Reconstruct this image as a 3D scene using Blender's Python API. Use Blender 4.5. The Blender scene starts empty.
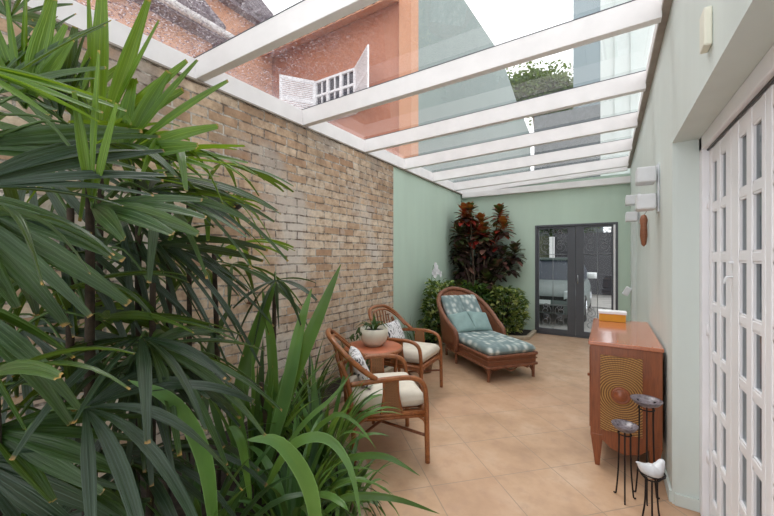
import bpy, math, random
from mathutils import Vector, Matrix, noise
C = bpy.context.scene.collection
PI = math.pi
R = math.radians
# ------------------------------------------------------------------ camera frame
CF, CC, CS, CH = 353.0, .8476, .5307, 1.45
def at(px, py, zc):
    """point at pixel px,py and depth zc (metres along the optical axis)"""
    u = (px-387)/CF; v = (259-py)/CF
    return Vector(((-CS+CC*u)*zc, (CC+CS*u)*zc, CH+v*zc))
# ------------------------------------------------------------------ materials
MATS = {}
def lin(c):
    return tuple((x/12.92 if x <= .04045 else ((x+.055)/1.055)**2.4) for x in c)
def rgb(r, g, b): return lin((r/255, g/255, b/255))+(1,)
class NT:
    def __init__(s, name):
        s.m = bpy.data.materials.new(name); s.m.use_nodes = True
        s.t = s.m.node_tree; s.t.nodes.clear()
        s.out = s.n('ShaderNodeOutputMaterial')
    def n(s, typ, **kw):
        nd = s.t.nodes.new(typ)
        for k, v in kw.items():
            if k in ('inp',): 
                for a, b in v.items():
                    if isinstance(b, bpy.types.NodeSocket): s.t.links.new(b, nd.inputs[a])
                    else: nd.inputs[a].default_value = b
            else: setattr(nd, k, v)
        return nd
    def math(s, op, a, b=0, c=None):
        d = {0: a, 1: b}
        if c is not None: d[2] = c
        return s.n('ShaderNodeMath', operation=op, inp=d).outputs[0]
    def ramp(s, fac, stops, interp='LINEAR'):
        nd = s.n('ShaderNodeValToRGB', inp={0: fac}); cr = nd.color_ramp; cr.interpolation = interp
        while len(cr.elements) < len(stops): cr.elements.new(.5)
        for e, (p, c) in zip(cr.elements, stops):
            e.position = p; e.color = c if len(c) == 4 else tuple(c)+(1,)
        return nd.outputs[0]
    def mix(s, f, a, b, mode='MIX'):
        nd = s.n('ShaderNodeMix', data_type='RGBA', blend_type=mode)
        for i, v in ((0, f), (6, a), (7, b)):
            if isinstance(v, bpy.types.NodeSocket): s.t.links.new(v, nd.inputs[i])
            else: nd.inputs[i].default_value = v
        return nd.outputs[2]
    def noise(s, scale, vec=None, detail=4, rough=.55):
        i = {'Scale': scale, 'Detail': detail, 'Roughness': rough}
        if vec is not None: i['Vector'] = vec
        return s.n('ShaderNodeTexNoise', inp=i).outputs[0]
    def coord(s, which='Object'): return s.n('ShaderNodeTexCoord').outputs[which]
    def bump(s, h, strength=.3, dist=.01):
        return s.n('ShaderNodeBump', inp={'Height': h, 'Strength': strength, 'Distance': dist}).outputs[0]
    def bsdf(s, col, rough=.5, metal=0, nor=None, spec=.5, **kw):
        i = {'Base Color': col, 'Roughness': rough, 'Metallic': metal, 'Specular IOR Level': spec}
        if nor is not None: i['Normal'] = nor
        i.update(kw)
        return s.n('ShaderNodeBsdfPrincipled', inp=i).outputs[0]
    def done(s, sh):
        s.t.links.new(sh, s.out.inputs[0]); return s.m
def simple(name, col, rough=.5, metal=0, var=.12, scale=8, bump=.0, bscale=60, spec=.5, **kw):
    t = NT(name); co = t.coord()
    f = t.noise(scale, co)
    dark = tuple(x*(1-var*1.6) for x in col[:3])+(1,); lite = tuple(min(1, x*(1+var)) for x in col[:3])+(1,)
    c = t.ramp(f, [(.3, dark), (.7, lite)])
    nor = t.bump(t.noise(bscale, co), bump, .004) if bump else None
    return t.done(t.bsdf(c, rough, metal, nor, spec, **kw))
def woodmat(name, a, b, rough=.35, axis=(1, 12, 12), scale=3, coat=0.0):
    t = NT(name); co = t.coord()
    mp = t.n('ShaderNodeMapping', inp={'Vector': co, 'Scale': axis}).outputs[0]
    f = t.noise(scale, mp, 6, .6); g = t.noise(scale*4, mp, 3)
    c = t.mix(.3, t.ramp(f, [(.3, a), (.7, b)]), t.ramp(g, [(.35, a), (.65, b)]))
    return t.done(t.bsdf(c, rough, 0, t.bump(g, .08, .002), .5, **{'Coat Weight': coat, 'Coat Roughness': .1}))
def leafmat(name, a, b, rib=None, tip=None, transl=.3, rough=.4, stripe=5):
    """a,b leaf colours; UV.x across the blade, UV.y along it"""
    t = NT(name); uv = t.n('ShaderNodeUVMap').outputs[0]; sp = t.n('ShaderNodeSeparateXYZ', inp={0: uv})
    co = t.coord()
    f = t.noise(3.5, co, 3)
    rnd = t.noise(1.3, co, 1)
    c = t.ramp(f, [(.32, a), (.68, b)])
    if rib:
        w = t.math('ABSOLUTE', t.math('SINE', t.math('MULTIPLY', sp.outputs[0], PI*stripe)))
        c = t.mix(t.ramp(w, [(0, (.85,)*3), (.22, (0, 0, 0))]), c, rib)
    if tip:
        yy = t.math('ADD', sp.outputs[1], t.math('MULTIPLY', t.math('SUBTRACT', t.noise(30, co), .5), .08))
        c = t.mix(t.ramp(yy, [(.985, (0, 0, 0)), (1.01, (1, 1, 1))]), c, tip)
    w2 = t.math('SINE', t.math('MULTIPLY', sp.outputs[0], PI*2*stripe*2))
    nor = t.bump(w2, .25, .002)
    p = t.bsdf(c, rough, 0, nor, .5)
    tc = t.mix(.55, c, (.36, .5, .03, 1), 'MIX')
    tr = t.n('ShaderNodeBsdfTranslucent', inp={'Color': tc}).outputs[0]
    return t.done(t.n('ShaderNodeMixShader', inp={0: transl, 1: p, 2: tr}).outputs[0])
# ------------------------------------------------------------------ mesh builder
def crom(pts, sub=6, closed=False):
    P = [Vector(p) for p in pts]; n = len(P); out = []
    rng = range(n if closed else n-1)
    for i in rng:
        if closed: a, b, c, d = P[(i-1) % n], P[i], P[(i+1) % n], P[(i+2) % n]
        else: a, b, c, d = P[max(i-1, 0)], P[i], P[i+1], P[min(i+2, n-1)]
        for k in range(sub):
            t = k/sub
            out.append(.5*((2*b)+(c-a)*t+(2*a-5*b+4*c-d)*t*t+(3*b-a-3*c+d)*t**3))
    if not closed: out.append(P[-1].copy())
    return out
class MB:
    def __init__(s): s.v = []; s.f = []; s.m = []; s.uv = []; s.M = None
    def add(s, vs, fs, mi=0, uvs=None):
        o = len(s.v)
        s.v += [(s.M @ Vector(v)) if s.M else Vector(v) for v in vs]
        for k, f in enumerate(fs):
            s.f.append([o+i for i in f]); s.m.append(mi)
            s.uv.append([uvs[i] for i in f] if uvs else [(0, 0)]*len(f))
    def box(s, x0, x1, y0, y1, z0, z1, mi=0):
        vs = [(x, y, z) for z in (z0, z1) for y in (y0, y1) for x in (x0, x1)]
        s.add(vs, [(0, 2, 3, 1), (4, 5, 7, 6), (0, 1, 5, 4), (2, 6, 7, 3), (0, 4, 6, 2), (1, 3, 7, 5)], mi); return s
    def obox(s, c, size, rot=(0, 0, 0), mi=0):
        from mathutils import Euler
        Mx = Matrix.Translation(c) @ Euler(rot).to_matrix().to_4x4()
        a, b, d = (q/2 for q in size)
        vs = [Mx @ Vector((x, y, z)) for z in (-d, d) for y in (-b, b) for x in (-a, a)]
        s.add(vs, [(0, 2, 3, 1), (4, 5, 7, 6), (0, 1, 5, 4), (2, 6, 7, 3), (0, 4, 6, 2), (1, 3, 7, 5)], mi); return s
    def tube(s, pts, r, n=8, sub=5, mi=0, closed=False, smooth=True):
        P = crom(pts, sub, closed) if smooth and len(pts) > 2 else [Vector(p) for p in pts]
        m = len(P); rr = r if isinstance(r, (list, tuple)) else [r, r]
        vs = []; prev = None
        for i, p in enumerate(P):
            if closed: t = P[(i+1) % m]-P[i-1]
            else: t = P[min(i+1, m-1)]-P[max(i-1, 0)]
            if t.length < 1e-9: t = Vector((0, 0, 1))
            t.normalize()
            if prev is None:
                a = Vector((0, 0, 1)) if abs(t.z) < .9 else Vector((1, 0, 0))
                prev = (a-t*a.dot(t)).normalized()
            else:
                prev = prev-t*prev.dot(t)
                prev = prev.normalized() if prev.length > 1e-6 else t.orthogonal().normalized()
            q = t.cross(prev); k = i/max(m-1, 1)*(len(rr)-1); j = min(int(k), len(rr)-2); rad = rr[j]*(1-(k-j))+rr[j+1]*(k-j)
            for h in range(n):
                an = 2*PI*h/n; vs.append(p+(prev*math.cos(an)+q*math.sin(an))*rad)
        fs = []
        for i in range(m if closed else m-1):
            j = (i+1) % m
            for h in range(n): fs.append((i*n+h, i*n+(h+1) % n, j*n+(h+1) % n, j*n+h))
        if not closed: fs += [tuple(range(n))[::-1], tuple((m-1)*n+h for h in range(n))]
        s.add(vs, fs, mi); return s
    def lathe(s, prof, c=(0, 0, 0), n=24, mi=0, sy=1.0):
        vs = []; fs = []; c = Vector(c)
        for r, z in prof:
            for h in range(n):
                a = 2*PI*h/n; vs.append(c+Vector((r*math.cos(a), r*math.sin(a)*sy, z)))
        for i in range(len(prof)-1):
            for h in range(n): fs.append((i*n+h, i*n+(h+1) % n, (i+1)*n+(h+1) % n, (i+1)*n+h))
        fs += [tuple(range(n))[::-1], tuple((len(prof)-1)*n+h for h in range(n))]
        s.add(vs, fs, mi); return s
    def prism(s, poly, h0, h1, axis='z', mi=0):
        n = len(poly)
        def P(a, b, h): return {'z': (a, b, h), 'y': (a, h, b), 'x': (h, a, b)}[axis]
        vs = [P(a, b, h0) for a, b in poly]+[P(a, b, h1) for a, b in poly]
        s.add(vs, [tuple(range(n))[::-1], tuple(range(n, 2*n))]+[(i, (i+1) % n, n+(i+1) % n, n+i) for i in range(n)], mi); return s
    def pad(s, c, ux, uy, uz, hx, hy, hz, n=12, e=6, mi=0, pinch=0.0):
        """soft cushion: half sizes hx,hy,hz along axes ux,uy,uz"""
        c, ux, uy, uz = Vector(c), Vector(ux).normalized(), Vector(uy).normalized(), Vector(uz).normalized()
        vs = []; fs = []
        for sg in (1, -1):
            for i in range(n+1):
                for j in range(n+1):
                    u = math.sin((i/n*2-1)*PI/2); v = math.sin((j/n*2-1)*PI/2)
                    th = ((1-abs(u)**e)*(1-abs(v)**e))**.5
                    pu = u*(1-pinch*(1-v*v)*(abs(u)**3)); pv = v*(1-pinch*(1-u*u)*(abs(v)**3))
                    vs.append(c+ux*hx*pu+uy*hy*pv+uz*(hz*th*sg))
        N = (n+1)**2
        for i in range(n):
            for j in range(n):
                a = i*(n+1)+j; fs.append((a, a+n+1, a+n+2, a+1)); fs.append((N+a, N+a+1, N+a+n+2, N+a+n+1))
        uvs = [((i//(n+1))/n, (i % (n+1))/n) for i in range(N)]*2
        s.add(vs, fs, mi, uvs); return s
    def blade(s, pts, w, nor, wp=None, fold=.15, pleat=0, mi=0, twist=0):
        """leaf blade along pts, half width w, facing nor; wp profile(t)->0..1"""
        m = len(pts); vs = []; uvs = []; K = 3 if not pleat else 5
        nor = Vector(nor)
        for i, p in enumerate(pts):
            t = (pts[min(i+1, m-1)]-pts[max(i-1, 0)])
            if t.length < 1e-9: t = Vector((0, 0, 1))
            t.normalize()
            sd = t.cross(nor)
            if sd.length < 1e-4: sd = t.orthogonal()
            sd.normalize(); up = sd.cross(t)
            if twist:
                q = Matrix.Rotation(twist*i/m, 3, t); sd = q @ sd; up = q @ up
            k = i/(m-1); ww = w*(wp(k) if wp else math.sin(PI*min(1, .12+.88*k))**.7)
            for a in range(K):
                x = a/(K-1)*2-1
                z = abs(x)*fold if not pleat else (fold*abs(x)+(pleat if a % 2 else -pleat))
                q_ = p+sd*ww*x+up*ww*z
                if q_.y < 7.5 and q_.z < 3.2: q_.x = max(q_.x, -2.59); q_.y = min(q_.y, 7.19); q_.z = min(q_.z, 2.76)
                vs.append(q_); uvs.append((a/(K-1), k))
        fs = [(i*K+a, i*K+a+1, (i+1)*K+a+1, (i+1)*K+a) for i in range(m-1) for a in range(K-1)]
        s.add(vs, fs, mi, uvs); return s
    def build(s, name, mats, parent=None, smooth=False, bevel=0, solid=0, world=True, loc=None, sub=0):
        me = bpy.data.meshes.new(name)
        off = Vector((0, 0, 0))
        if parent is not None and world: off = chain(parent)
        if loc is not None: off = Vector(loc)
        me.from_pydata([v-off for v in s.v], [], s.f)
        if not isinstance(mats, (list, tuple)): mats = [mats]
        for m in mats: me.materials.append(m)
        uvl = me.uv_layers.new(name='UVMap')
        k = 0
        for p, mi, uv in zip(me.polygons, s.m, s.uv):
            p.material_index = mi; p.use_smooth = smooth
            for q in uv: uvl.data[k].uv = q; k += 1
        me.update()
        o = bpy.data.objects.new(name, me); C.objects.link(o)
        if loc is not None: o.location = loc
        if parent is not None: o.parent = parent
        if solid:
            md = o.modifiers.new('solid', 'SOLIDIFY'); md.thickness = solid; md.offset = 0
        if bevel:
            md = o.modifiers.new('bevel', 'BEVEL'); md.width = bevel; md.segments = 2; md.limit_method = 'ANGLE'; md.angle_limit = R(40)
        if sub:
            md = o.modifiers.new('sub', 'SUBSURF'); md.levels = sub; md.render_levels = sub
        return o
def chain(o):
    v = Vector((0, 0, 0))
    while o is not None: v += o.location; o = o.parent
    return v
def thing(name, label, cat, loc=(0, 0, 0), rz=0, group=None):
    o = bpy.data.objects.new(name, None); C.objects.link(o); o.location = loc; o.rotation_euler = (0, 0, rz)
    o.empty_display_size = .1
    return tag(o, label, cat, group)
def tag(o, label, cat, group=None):
    o['label'] = label; o['category'] = cat
    if group: o['group'] = group
    return o
def struct(o): o['kind'] = 'structure'; return o
def sempty(name, loc=(0, 0, 0)):
    o = bpy.data.objects.new(name, None); C.objects.link(o); o.location = loc; return struct(o)
def dup(root, loc, rz=0, label=None):
    r = root.copy(); C.objects.link(r); r.location = loc; r.rotation_euler = (0, 0, rz)
    if label: r['label'] = label
    for ch in list(root.children):
        c = ch.copy(); C.objects.link(c); c.parent = r
        for g in list(ch.children):
            d = g.copy(); C.objects.link(d); d.parent = c
    return r
rnd = random.Random(7)
# ------------------------------------------------------------------ material library
def wallmat(name, col):
    t = NT(name); co = t.coord()
    f = t.noise(1.3, co, 5, .6)
    mp = t.n('ShaderNodeMapping', inp={'Vector': co, 'Scale': (3, 3, .5)}).outputs[0]
    g = t.noise(2, mp, 4)
    d = tuple(x*.95 for x in col[:3])+(1,); l = tuple(min(1, x*1.03) for x in col[:3])+(1,)
    c = t.mix(.5, t.ramp(f, [(.3, d), (.7, l)]), t.ramp(g, [(.35, d), (.65, l)]))
    return t.done(t.bsdf(c, .62, 0, t.bump(t.noise(45, co), .12, .004), .35))
M = {}
M['green'] = wallmat('mint_wall_paint', rgb(192, 212, 197))
M['green_right'] = wallmat('pale_mint_paint', rgb(213, 222, 218))
M['teal_out'] = wallmat('teal_render', rgb(138, 150, 146))
M['orange_out'] = wallmat('orange_render', rgb(182, 120, 94))
M['orange_trim'] = wallmat('light_orange_render', rgb(205, 150, 118))
M['grey_out'] = wallmat('grey_render', rgb(132, 146, 150))
M['pale_out'] = wallmat('pale_render', rgb(206, 214, 211))
M['white_beam'] = simple('white_beam_paint', rgb(238, 235, 235), .5, var=.04, scale=5, bump=.1, bscale=25)
M['white'] = simple('white_gloss_paint', rgb(242, 242, 246), .35, var=.03, scale=3)
M['soffit'] = simple('soffit_brown', rgb(158, 148, 138), .6)
M['plastic'] = simple('cream_plastic', rgb(226, 224, 208), .4, var=.03)
M['soil'] = simple('dark_soil', rgb(46, 38, 30), .95, var=.35, scale=30, bump=.9, bscale=40)
M['curb'] = simple('stone_curb', rgb(176, 160, 138), .7, var=.12, scale=14, bump=.3)
M['steel'] = simple('grey_steel_paint', rgb(82, 84, 90), .42, metal=.2, var=.04)
M['iron'] = simple('black_iron', rgb(42, 36, 36), .5, metal=.6, var=.2, bump=.2)
M['rust'] = simple('rusty_iron', rgb(92, 58, 40), .8, metal=.3, var=.3, scale=30, bump=.4)
M['scroll'] = simple('scroll_iron', rgb(128, 130, 134), .4, metal=.4)
M['cane'] = woodmat('rattan_cane', rgb(118, 66, 34), rgb(168, 104, 58), .38, (6, 6, 6), 4, .2)
M['darkcane'] = woodmat('dark_wicker_cane', rgb(98, 56, 38), rgb(148, 94, 66), .45, (6, 6, 6), 4)
M['cab'] = woodmat('cabinet_wood', rgb(114, 58, 28), rgb(148, 80, 42), .3, (14, 14, 1.4), 2.5, .3)
M['cabtop'] = woodmat('cabinet_top_wood', rgb(170, 98, 70), rgb(192, 122, 90), .16, (14, 1.4, 14), 2.5, .5)
M['boss'] = woodmat('boss_wood', rgb(128, 68, 40), rgb(160, 92, 60), .3, (8, 8, 8), 3)
M['terracotta'] = simple('terracotta_top', rgb(176, 98, 66), .45, var=.12, scale=10)
M['ceramic'] = simple('cream_ceramic', rgb(214, 208, 192), .3, var=.06, scale=12)
M['stone'] = simple('grey_mosaic', rgb(120, 112, 118), .35, var=.4, scale=60, bump=.4)
M['whiteceramic'] = simple('white_ceramic', rgb(220, 222, 226), .3, var=.05)
M['chime'] = woodmat('carved_wood', rgb(120, 72, 48), rgb(160, 104, 74), .5, (8, 8, 30), 3)
M['yellowbox'] = simple('yellow_box', rgb(226, 160, 44), .5, var=.05)
M['petal'] = simple('white_petal', rgb(236, 234, 238), .5, var=.05)
M['bark'] = simple('bark', rgb(86, 70, 56), .85, var=.3, scale=20, bump=.6)
M['palmstem'] = simple('palm_fibre', rgb(58, 46, 34), .9, var=.4, scale=25, bump=.9, bscale=50)
M['petiole'] = simple('green_petiole', rgb(70, 96, 40), .5, var=.15)
M['roof_tile'] = simple('grey_roof_tile', rgb(128, 118, 124), .8, var=.35, scale=25, bump=.6, bscale=12)
M['olive'] = simple('olive_wall', rgb(84, 86, 66), .85, var=.15)
M['slate'] = simple('slate_render', rgb(104, 110, 112), .8, var=.15)
M['asphalt'] = simple('pale_pavement', rgb(150, 146, 143), .85, var=.15, scale=3, bump=.2)
M['gate'] = simple('dark_gate_paint', rgb(54, 52, 58), .5, metal=.1, var=.05)
M['fabric'] = simple('cream_fabric', rgb(214, 206, 192), .9, var=.06, scale=10, bump=.35, bscale=260)
M['tealfab'] = simple('teal_fabric', rgb(146, 172, 170), .9, var=.08, scale=10, bump=.35, bscale=260)
M['curtain'] = simple('sheer_curtain', rgb(206, 204, 200), .8, var=.05)
M['roomwall'] = simple('room_wall', rgb(150, 146, 140), .8)
M['roomfloor'] = simple('room_floor', rgb(120, 84, 60), .4)
M['rubber'] = simple('tyre_rubber', rgb(28, 28, 30), .8)
M['carpaint'] = simple('silver_green_car_paint', rgb(98, 108, 106), .5, metal=.0, var=.02, **{'Coat Weight': .1})
M['carblack'] = simple('black_trim', rgb(24, 25, 28), .4)
M['chrome'] = simple('chrome', rgb(200, 202, 206), .15, metal=1, var=.02)
M['lamp'] = simple('headlamp_lens', rgb(200, 206, 210), .12, var=.05)

def glass(name, tint, ior=1.5, dirt=None, rough=0.0):
    t = NT(name); co = t.coord()
    fc = t.n('ShaderNodeLayerWeight', inp={'Blend': .5}).outputs['Facing']; f0 = 2*((ior-1)/(ior+1))**2
    fr = t.math('MINIMUM', t.math('MULTIPLY_ADD', t.math('POWER', fc, 5), (1-f0)*.7, f0), 1)
    tr = t.n('ShaderNodeBsdfTransparent', inp={'Color': tint}).outputs[0]
    gl = t.n('ShaderNodeBsdfGlossy', inp={'Color': (1, 1, 1, 1), 'Roughness': rough}).outputs[0]
    sh = t.n('ShaderNodeMixShader', inp={0: fr, 1: tr, 2: gl}).outputs[0]
    if dirt:
        geo = t.n('ShaderNodeNewGeometry').outputs['Position']; sp = t.n('ShaderNodeSeparateXYZ', inp={0: geo})
        # grime: thicker towards the old wall and the near end of the roof
        gx = t.n('ShaderNodeMapRange', inp={0: sp.outputs[0], 1: -2.7, 2: -1.3, 3: 1, 4: .0}).outputs[0]
        gy = t.n('ShaderNodeMapRange', inp={0: sp.outputs[1], 1: 1.2, 2: 3.4, 3: 1, 4: .0}).outputs[0]
        g = t.math('MULTIPLY', t.math('ADD', gx, .12), t.math('ADD', gy, .06))
        sp1 = t.ramp(t.noise(42, geo, 6, .7), [(.5, (0, 0, 0)), (.60, (1, 1, 1))])
        sp2 = t.ramp(t.noise(5, geo, 5, .6), [(.35, (0, 0, 0)), (.7, (1, 1, 1))])
        amt = t.math('MULTIPLY', g, t.math('ADD', t.math('MULTIPLY', sp1, .6), t.math('MULTIPLY', sp2, .35)))
        amt = t.math('MINIMUM', t.math('ADD', amt, .07), .8)
        dcol = t.ramp(t.noise(75, geo, 3), [(.46, rgb(92, 78, 88)), (.66, rgb(216, 210, 216))])
        d1 = t.n('ShaderNodeBsdfDiffuse', inp={'Color': dcol}).outputs[0]
        d2 = t.n('ShaderNodeBsdfTranslucent', inp={'Color': dcol}).outputs[0]
        dd = t.n('ShaderNodeMixShader', inp={0: .6, 1: d1, 2: d2}).outputs[0]
        sh = t.n('ShaderNodeMixShader', inp={0: amt, 1: sh, 2: dd}).outputs[0]
    return t.done(sh)
M['glass_roof'] = glass('roof_glass', (.94, .95, .95, 1), 1.5, True)
M['glass'] = glass('clear_glass', (.92, .95, .95, 1), 1.5)
M['glass_dark'] = glass('window_glass', (.4, .44, .46, 1), 1.25)
M['glass_door'] = glass('thin_door_glass', (.9, .93, .93, 1), 1.22)
M['car_glass'] = simple('car_glass', rgb(34, 42, 56), .45, var=.1, spec=.25)

def brickmat():
    t = NT('old_brick'); geo = t.coord(); sp = t.n('ShaderNodeSeparateXYZ', inp={0: geo})
    wob = t.math('MULTIPLY', t.math('SUBTRACT', t.noise(5, geo, 3), .5), .022)
    v = t.n('ShaderNodeCombineXYZ', inp={0: t.math('ADD', sp.outputs[1], wob), 1: t.math('ADD', sp.outputs[2], wob)}).outputs[0]
    br = t.n('ShaderNodeTexBrick', offset=.5, inp={'Vector': v, 'Color1': (0, 0, 0, 1), 'Color2': (1, 1, 1, 1), 'Mortar': (.5, .5, .5, 1),
        'Scale': 1, 'Mortar Size': .008, 'Mortar Smooth': .35, 'Bias': 0, 'Brick Width': .262, 'Row Height': .081})
    tone = t.ramp(br.outputs[0], [(0, rgb(184, 150, 122)), (.3, rgb(212, 186, 158)), (.6, rgb(226, 208, 186)), (1, rgb(200, 170, 142))])
    n1 = t.noise(14, geo, 5, .65); n2 = t.noise(1.5, geo, 5, .6); n3 = t.noise(50, geo, 4, .6)
    c = t.mix(t.ramp(n1, [(.35, (.6,)*3), (.6, (0, 0, 0))]), tone, rgb(156, 124, 102))
    c = t.mix(t.ramp(n2, [(.5, (0, 0, 0)), (.62, (.6,)*3)]), c, rgb(216, 212, 208))
    # damp staining under the plate
    st = t.math('MULTIPLY', t.n('ShaderNodeMapRange', inp={0: sp.outputs[2], 1: 1.75, 2: 2.8, 3: 0, 4: 1}).outputs[0], t.ramp(t.noise(3, geo, 6, .7), [(.38, (0, 0, 0)), (.62, (.7,)*3)]))
    c = t.mix(st, c, rgb(104, 82, 62))
    mort = t.mix(t.ramp(n1, [(.42, (0, 0, 0)), (.6, (1, 1, 1))]), rgb(120, 106, 94), rgb(206, 198, 188))
    c = t.mix(br.outputs[1], c, mort)
    h = t.math('ADD', t.math('MULTIPLY', t.math('SUBTRACT', 1, br.outputs[1]), 1.0), t.math('MULTIPLY', n3, .5))
    h = t.math('ADD', h, t.math('MULTIPLY', br.outputs[0], .35))
    return t.done(t.bsdf(c, .85, 0, t.bump(h, .9, .012), .2))
M['brick'] = brickmat()
def tilemat():
    t = NT('terracotta_floor_tile'); co = t.coord()
    v = t.n('ShaderNodeMapping', inp={'Vector': co, 'Location': (-1.209, -2.114, 0), 'Rotation': (0, 0, R(-45))}).outputs[0]
    br = t.n('ShaderNodeTexBrick', offset=0, inp={'Vector': v, 'Color1': (0, 0, 0, 1), 'Color2': (1, 1, 1, 1), 'Mortar': (.5, .5, .5, 1),
        'Scale': 1, 'Mortar Size': .0035, 'Mortar Smooth': .3, 'Bias': 0, 'Brick Width': .435, 'Row Height': .435})
    n1 = t.noise(2.6, co, 6, .62); n2 = t.noise(9, co, 5, .6)
    c = t.ramp(n1, [(.3, rgb(172, 140, 112)), (.5, rgb(192, 158, 128)), (.7, rgb(204, 176, 150))])
    c = t.mix(t.ramp(n2, [(.5, (0, 0, 0)), (.7, (.5,)*3)]), c, rgb(170, 140, 118))
    c = t.mix(t.ramp(br.outputs[0], [(0, (.0,)*3), (1, (.35,)*3)]), c, rgb(192, 150, 124))
    c = t.mix(br.outputs[1], c, rgb(160, 138, 118))
    h = t.math('SUBTRACT', t.math('MULTIPLY', n2, .12), br.outputs[1])
    return t.done(t.bsdf(c, t.ramp(n2, [(.3, (.3,)*3), (.7, (.45,)*3)]), 0, t.bump(h, .25, .003), .5))
M['tile'] = tilemat()
def weavemat(name, a, b, sx=90, sz=60, rough=.5):
    t = NT(name); co = t.coord(); sp = t.n('ShaderNodeSeparateXYZ', inp={0: co})
    k = t.math('ADD', sp.outputs[0], sp.outputs[1])
    w1 = t.math('SINE', t.math('MULTIPLY', k, sx*2)); w2 = t.math('SINE', t.math('MULTIPLY', sp.outputs[2], sz*6))
    h = t.math('MULTIPLY_ADD', w1, t.math('MULTIPLY', w2, .5), .5)
    h2 = t.math('MULTIPLY_ADD', w2, .3, .5)
    hh = t.math('ADD', t.math('MULTIPLY', h, .5), t.math('MULTIPLY', h2, .5))
    c = t.ramp(hh, [(.25, a), (.6, b)])
    return t.done(t.bsdf(c, rough, 0, t.bump(hh, .8, .005), .4))
M['wicker'] = weavemat('brown_wicker', rgb(80, 44, 30), rgb(156, 100, 70))
M['weave'] = weavemat('cane_weave', rgb(72, 44, 26), rgb(150, 104, 66), 160, 90)
M['basket'] = weavemat('basket_weave', rgb(70, 50, 36), rgb(150, 116, 84), 120, 60)
def radialmat():
    t = NT('radial_cane_panel'); co = t.coord(); sp = t.n('ShaderNodeSeparateXYZ', inp={0: co})
    x, z = sp.outputs[0], sp.outputs[2]
    r = t.math('SQRT', t.math('ADD', t.math('MULTIPLY', x, x), t.math('MULTIPLY', z, z)))
    th = t.math('ARCTAN2', z, x)
    a = t.math('SINE', t.math('MULTIPLY', r, 2*PI/.0145))
    b = t.math('ABSOLUTE', t.math('SINE', t.math('MULTIPLY', th, 44)))
    h = t.math('MULTIPLY', t.math('MULTIPLY_ADD', a, .5, .5), t.math('MULTIPLY_ADD', b, .4, .6))
    c = t.ramp(h, [(.1, rgb(104, 66, 36)), (.5, rgb(166, 120, 66)), (.9, rgb(190, 144, 86))])
    return t.done(t.bsdf(c, .5, 0, t.bump(h, .8, .004), .4))
M['radial'] = radialmat()
def leafprint():
    t = NT('leaf_print_fabric'); co = t.coord()
    w = t.n('ShaderNodeTexVoronoi', feature='F1', inp={'Vector': t.n('ShaderNodeMapping', inp={'Vector': co, 'Scale': (8, 15, 11), 'Rotation': (0, 0, .6)}).outputs[0], 'Scale': 1.0, 'Randomness': 1})
    n = t.noise(12, co, 4, .6)
    d = t.math('ADD', w.outputs[0], t.math('MULTIPLY', n, .35))
    c = t.ramp(d, [(.4, rgb(204, 208, 204)), (.54, rgb(168, 180, 178)), (.68, rgb(140, 155, 155)), (.85, rgb(122, 140, 142))])
    return t.done(t.bsdf(c, .9, 0, t.bump(t.noise(200, co), .3, .002), .2))
M['print'] = leafprint()
def blackprint():
    t = NT('white_fabric_black_leaves'); co = t.coord()
    d = t.noise(26, t.n('ShaderNodeMapping', inp={'Vector': co, 'Scale': (1, 2.5, 1)}).outputs[0], 2, .5)
    c = t.ramp(d, [(.56, rgb(222, 220, 222)), (.6, rgb(52, 54, 62))])
    return t.done(t.bsdf(c, .9))
M['blackprint'] = blackprint()
BR = rgb(168, 128, 70)
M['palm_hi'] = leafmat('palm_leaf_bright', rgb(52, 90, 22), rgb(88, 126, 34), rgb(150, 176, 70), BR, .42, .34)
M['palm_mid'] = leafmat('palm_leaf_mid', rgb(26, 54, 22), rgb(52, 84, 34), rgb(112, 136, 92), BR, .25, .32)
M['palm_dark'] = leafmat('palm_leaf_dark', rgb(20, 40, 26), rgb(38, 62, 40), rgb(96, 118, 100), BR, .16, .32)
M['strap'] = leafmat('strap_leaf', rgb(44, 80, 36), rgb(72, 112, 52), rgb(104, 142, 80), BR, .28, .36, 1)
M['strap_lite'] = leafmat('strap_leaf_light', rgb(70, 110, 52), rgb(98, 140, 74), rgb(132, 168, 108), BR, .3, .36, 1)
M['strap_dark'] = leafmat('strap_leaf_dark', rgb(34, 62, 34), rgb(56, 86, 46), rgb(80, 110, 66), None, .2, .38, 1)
M['fern'] = leafmat('small_leaf_green', rgb(46, 78, 36), rgb(92, 120, 54), None, None, .25, .4)
M['varieg'] = leafmat('variegated_leaf', rgb(126, 146, 70), rgb(206, 206, 130), rgb(70, 100, 40), None, .25, .4, 1)
M['cr_red'] = leafmat('croton_crimson', rgb(132, 26, 30), rgb(176, 52, 48), rgb(190, 90, 80), None, .2, .35, 1)
M['cr_dark'] = leafmat('croton_dark', rgb(48, 30, 38), rgb(70, 52, 50), rgb(110, 70, 74), None, .12, .35, 1)
M['cr_pink'] = leafmat('croton_pink', rgb(120, 74, 74), rgb(150, 112, 98), rgb(96, 96, 60), None, .15, .35, 1)
M['cr_green'] = leafmat('croton_green', rgb(50, 66, 44), rgb(84, 92, 56), rgb(132, 110, 70), None, .15, .35, 1)
M['tree'] = leafmat('tree_leaf', rgb(50, 72, 44), rgb(84, 106, 66), None, None, .25, .6)

# ================================================================== THE SETTING
XL, XR, YF = -2.63, .32, 7.21
b = MB(); b.box(-2.9, 3.2, -1.2, YF+.22, -.1, 0); struct(b.build('floor', M['tile']))
# outside ground
b = MB(); b.box(-14, 12, YF+.22, 30, -.12, -.02); b.box(-14, -2.9, -3, YF+.22, -.12, -.02); struct(b.build('ground', M['asphalt']))
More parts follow.
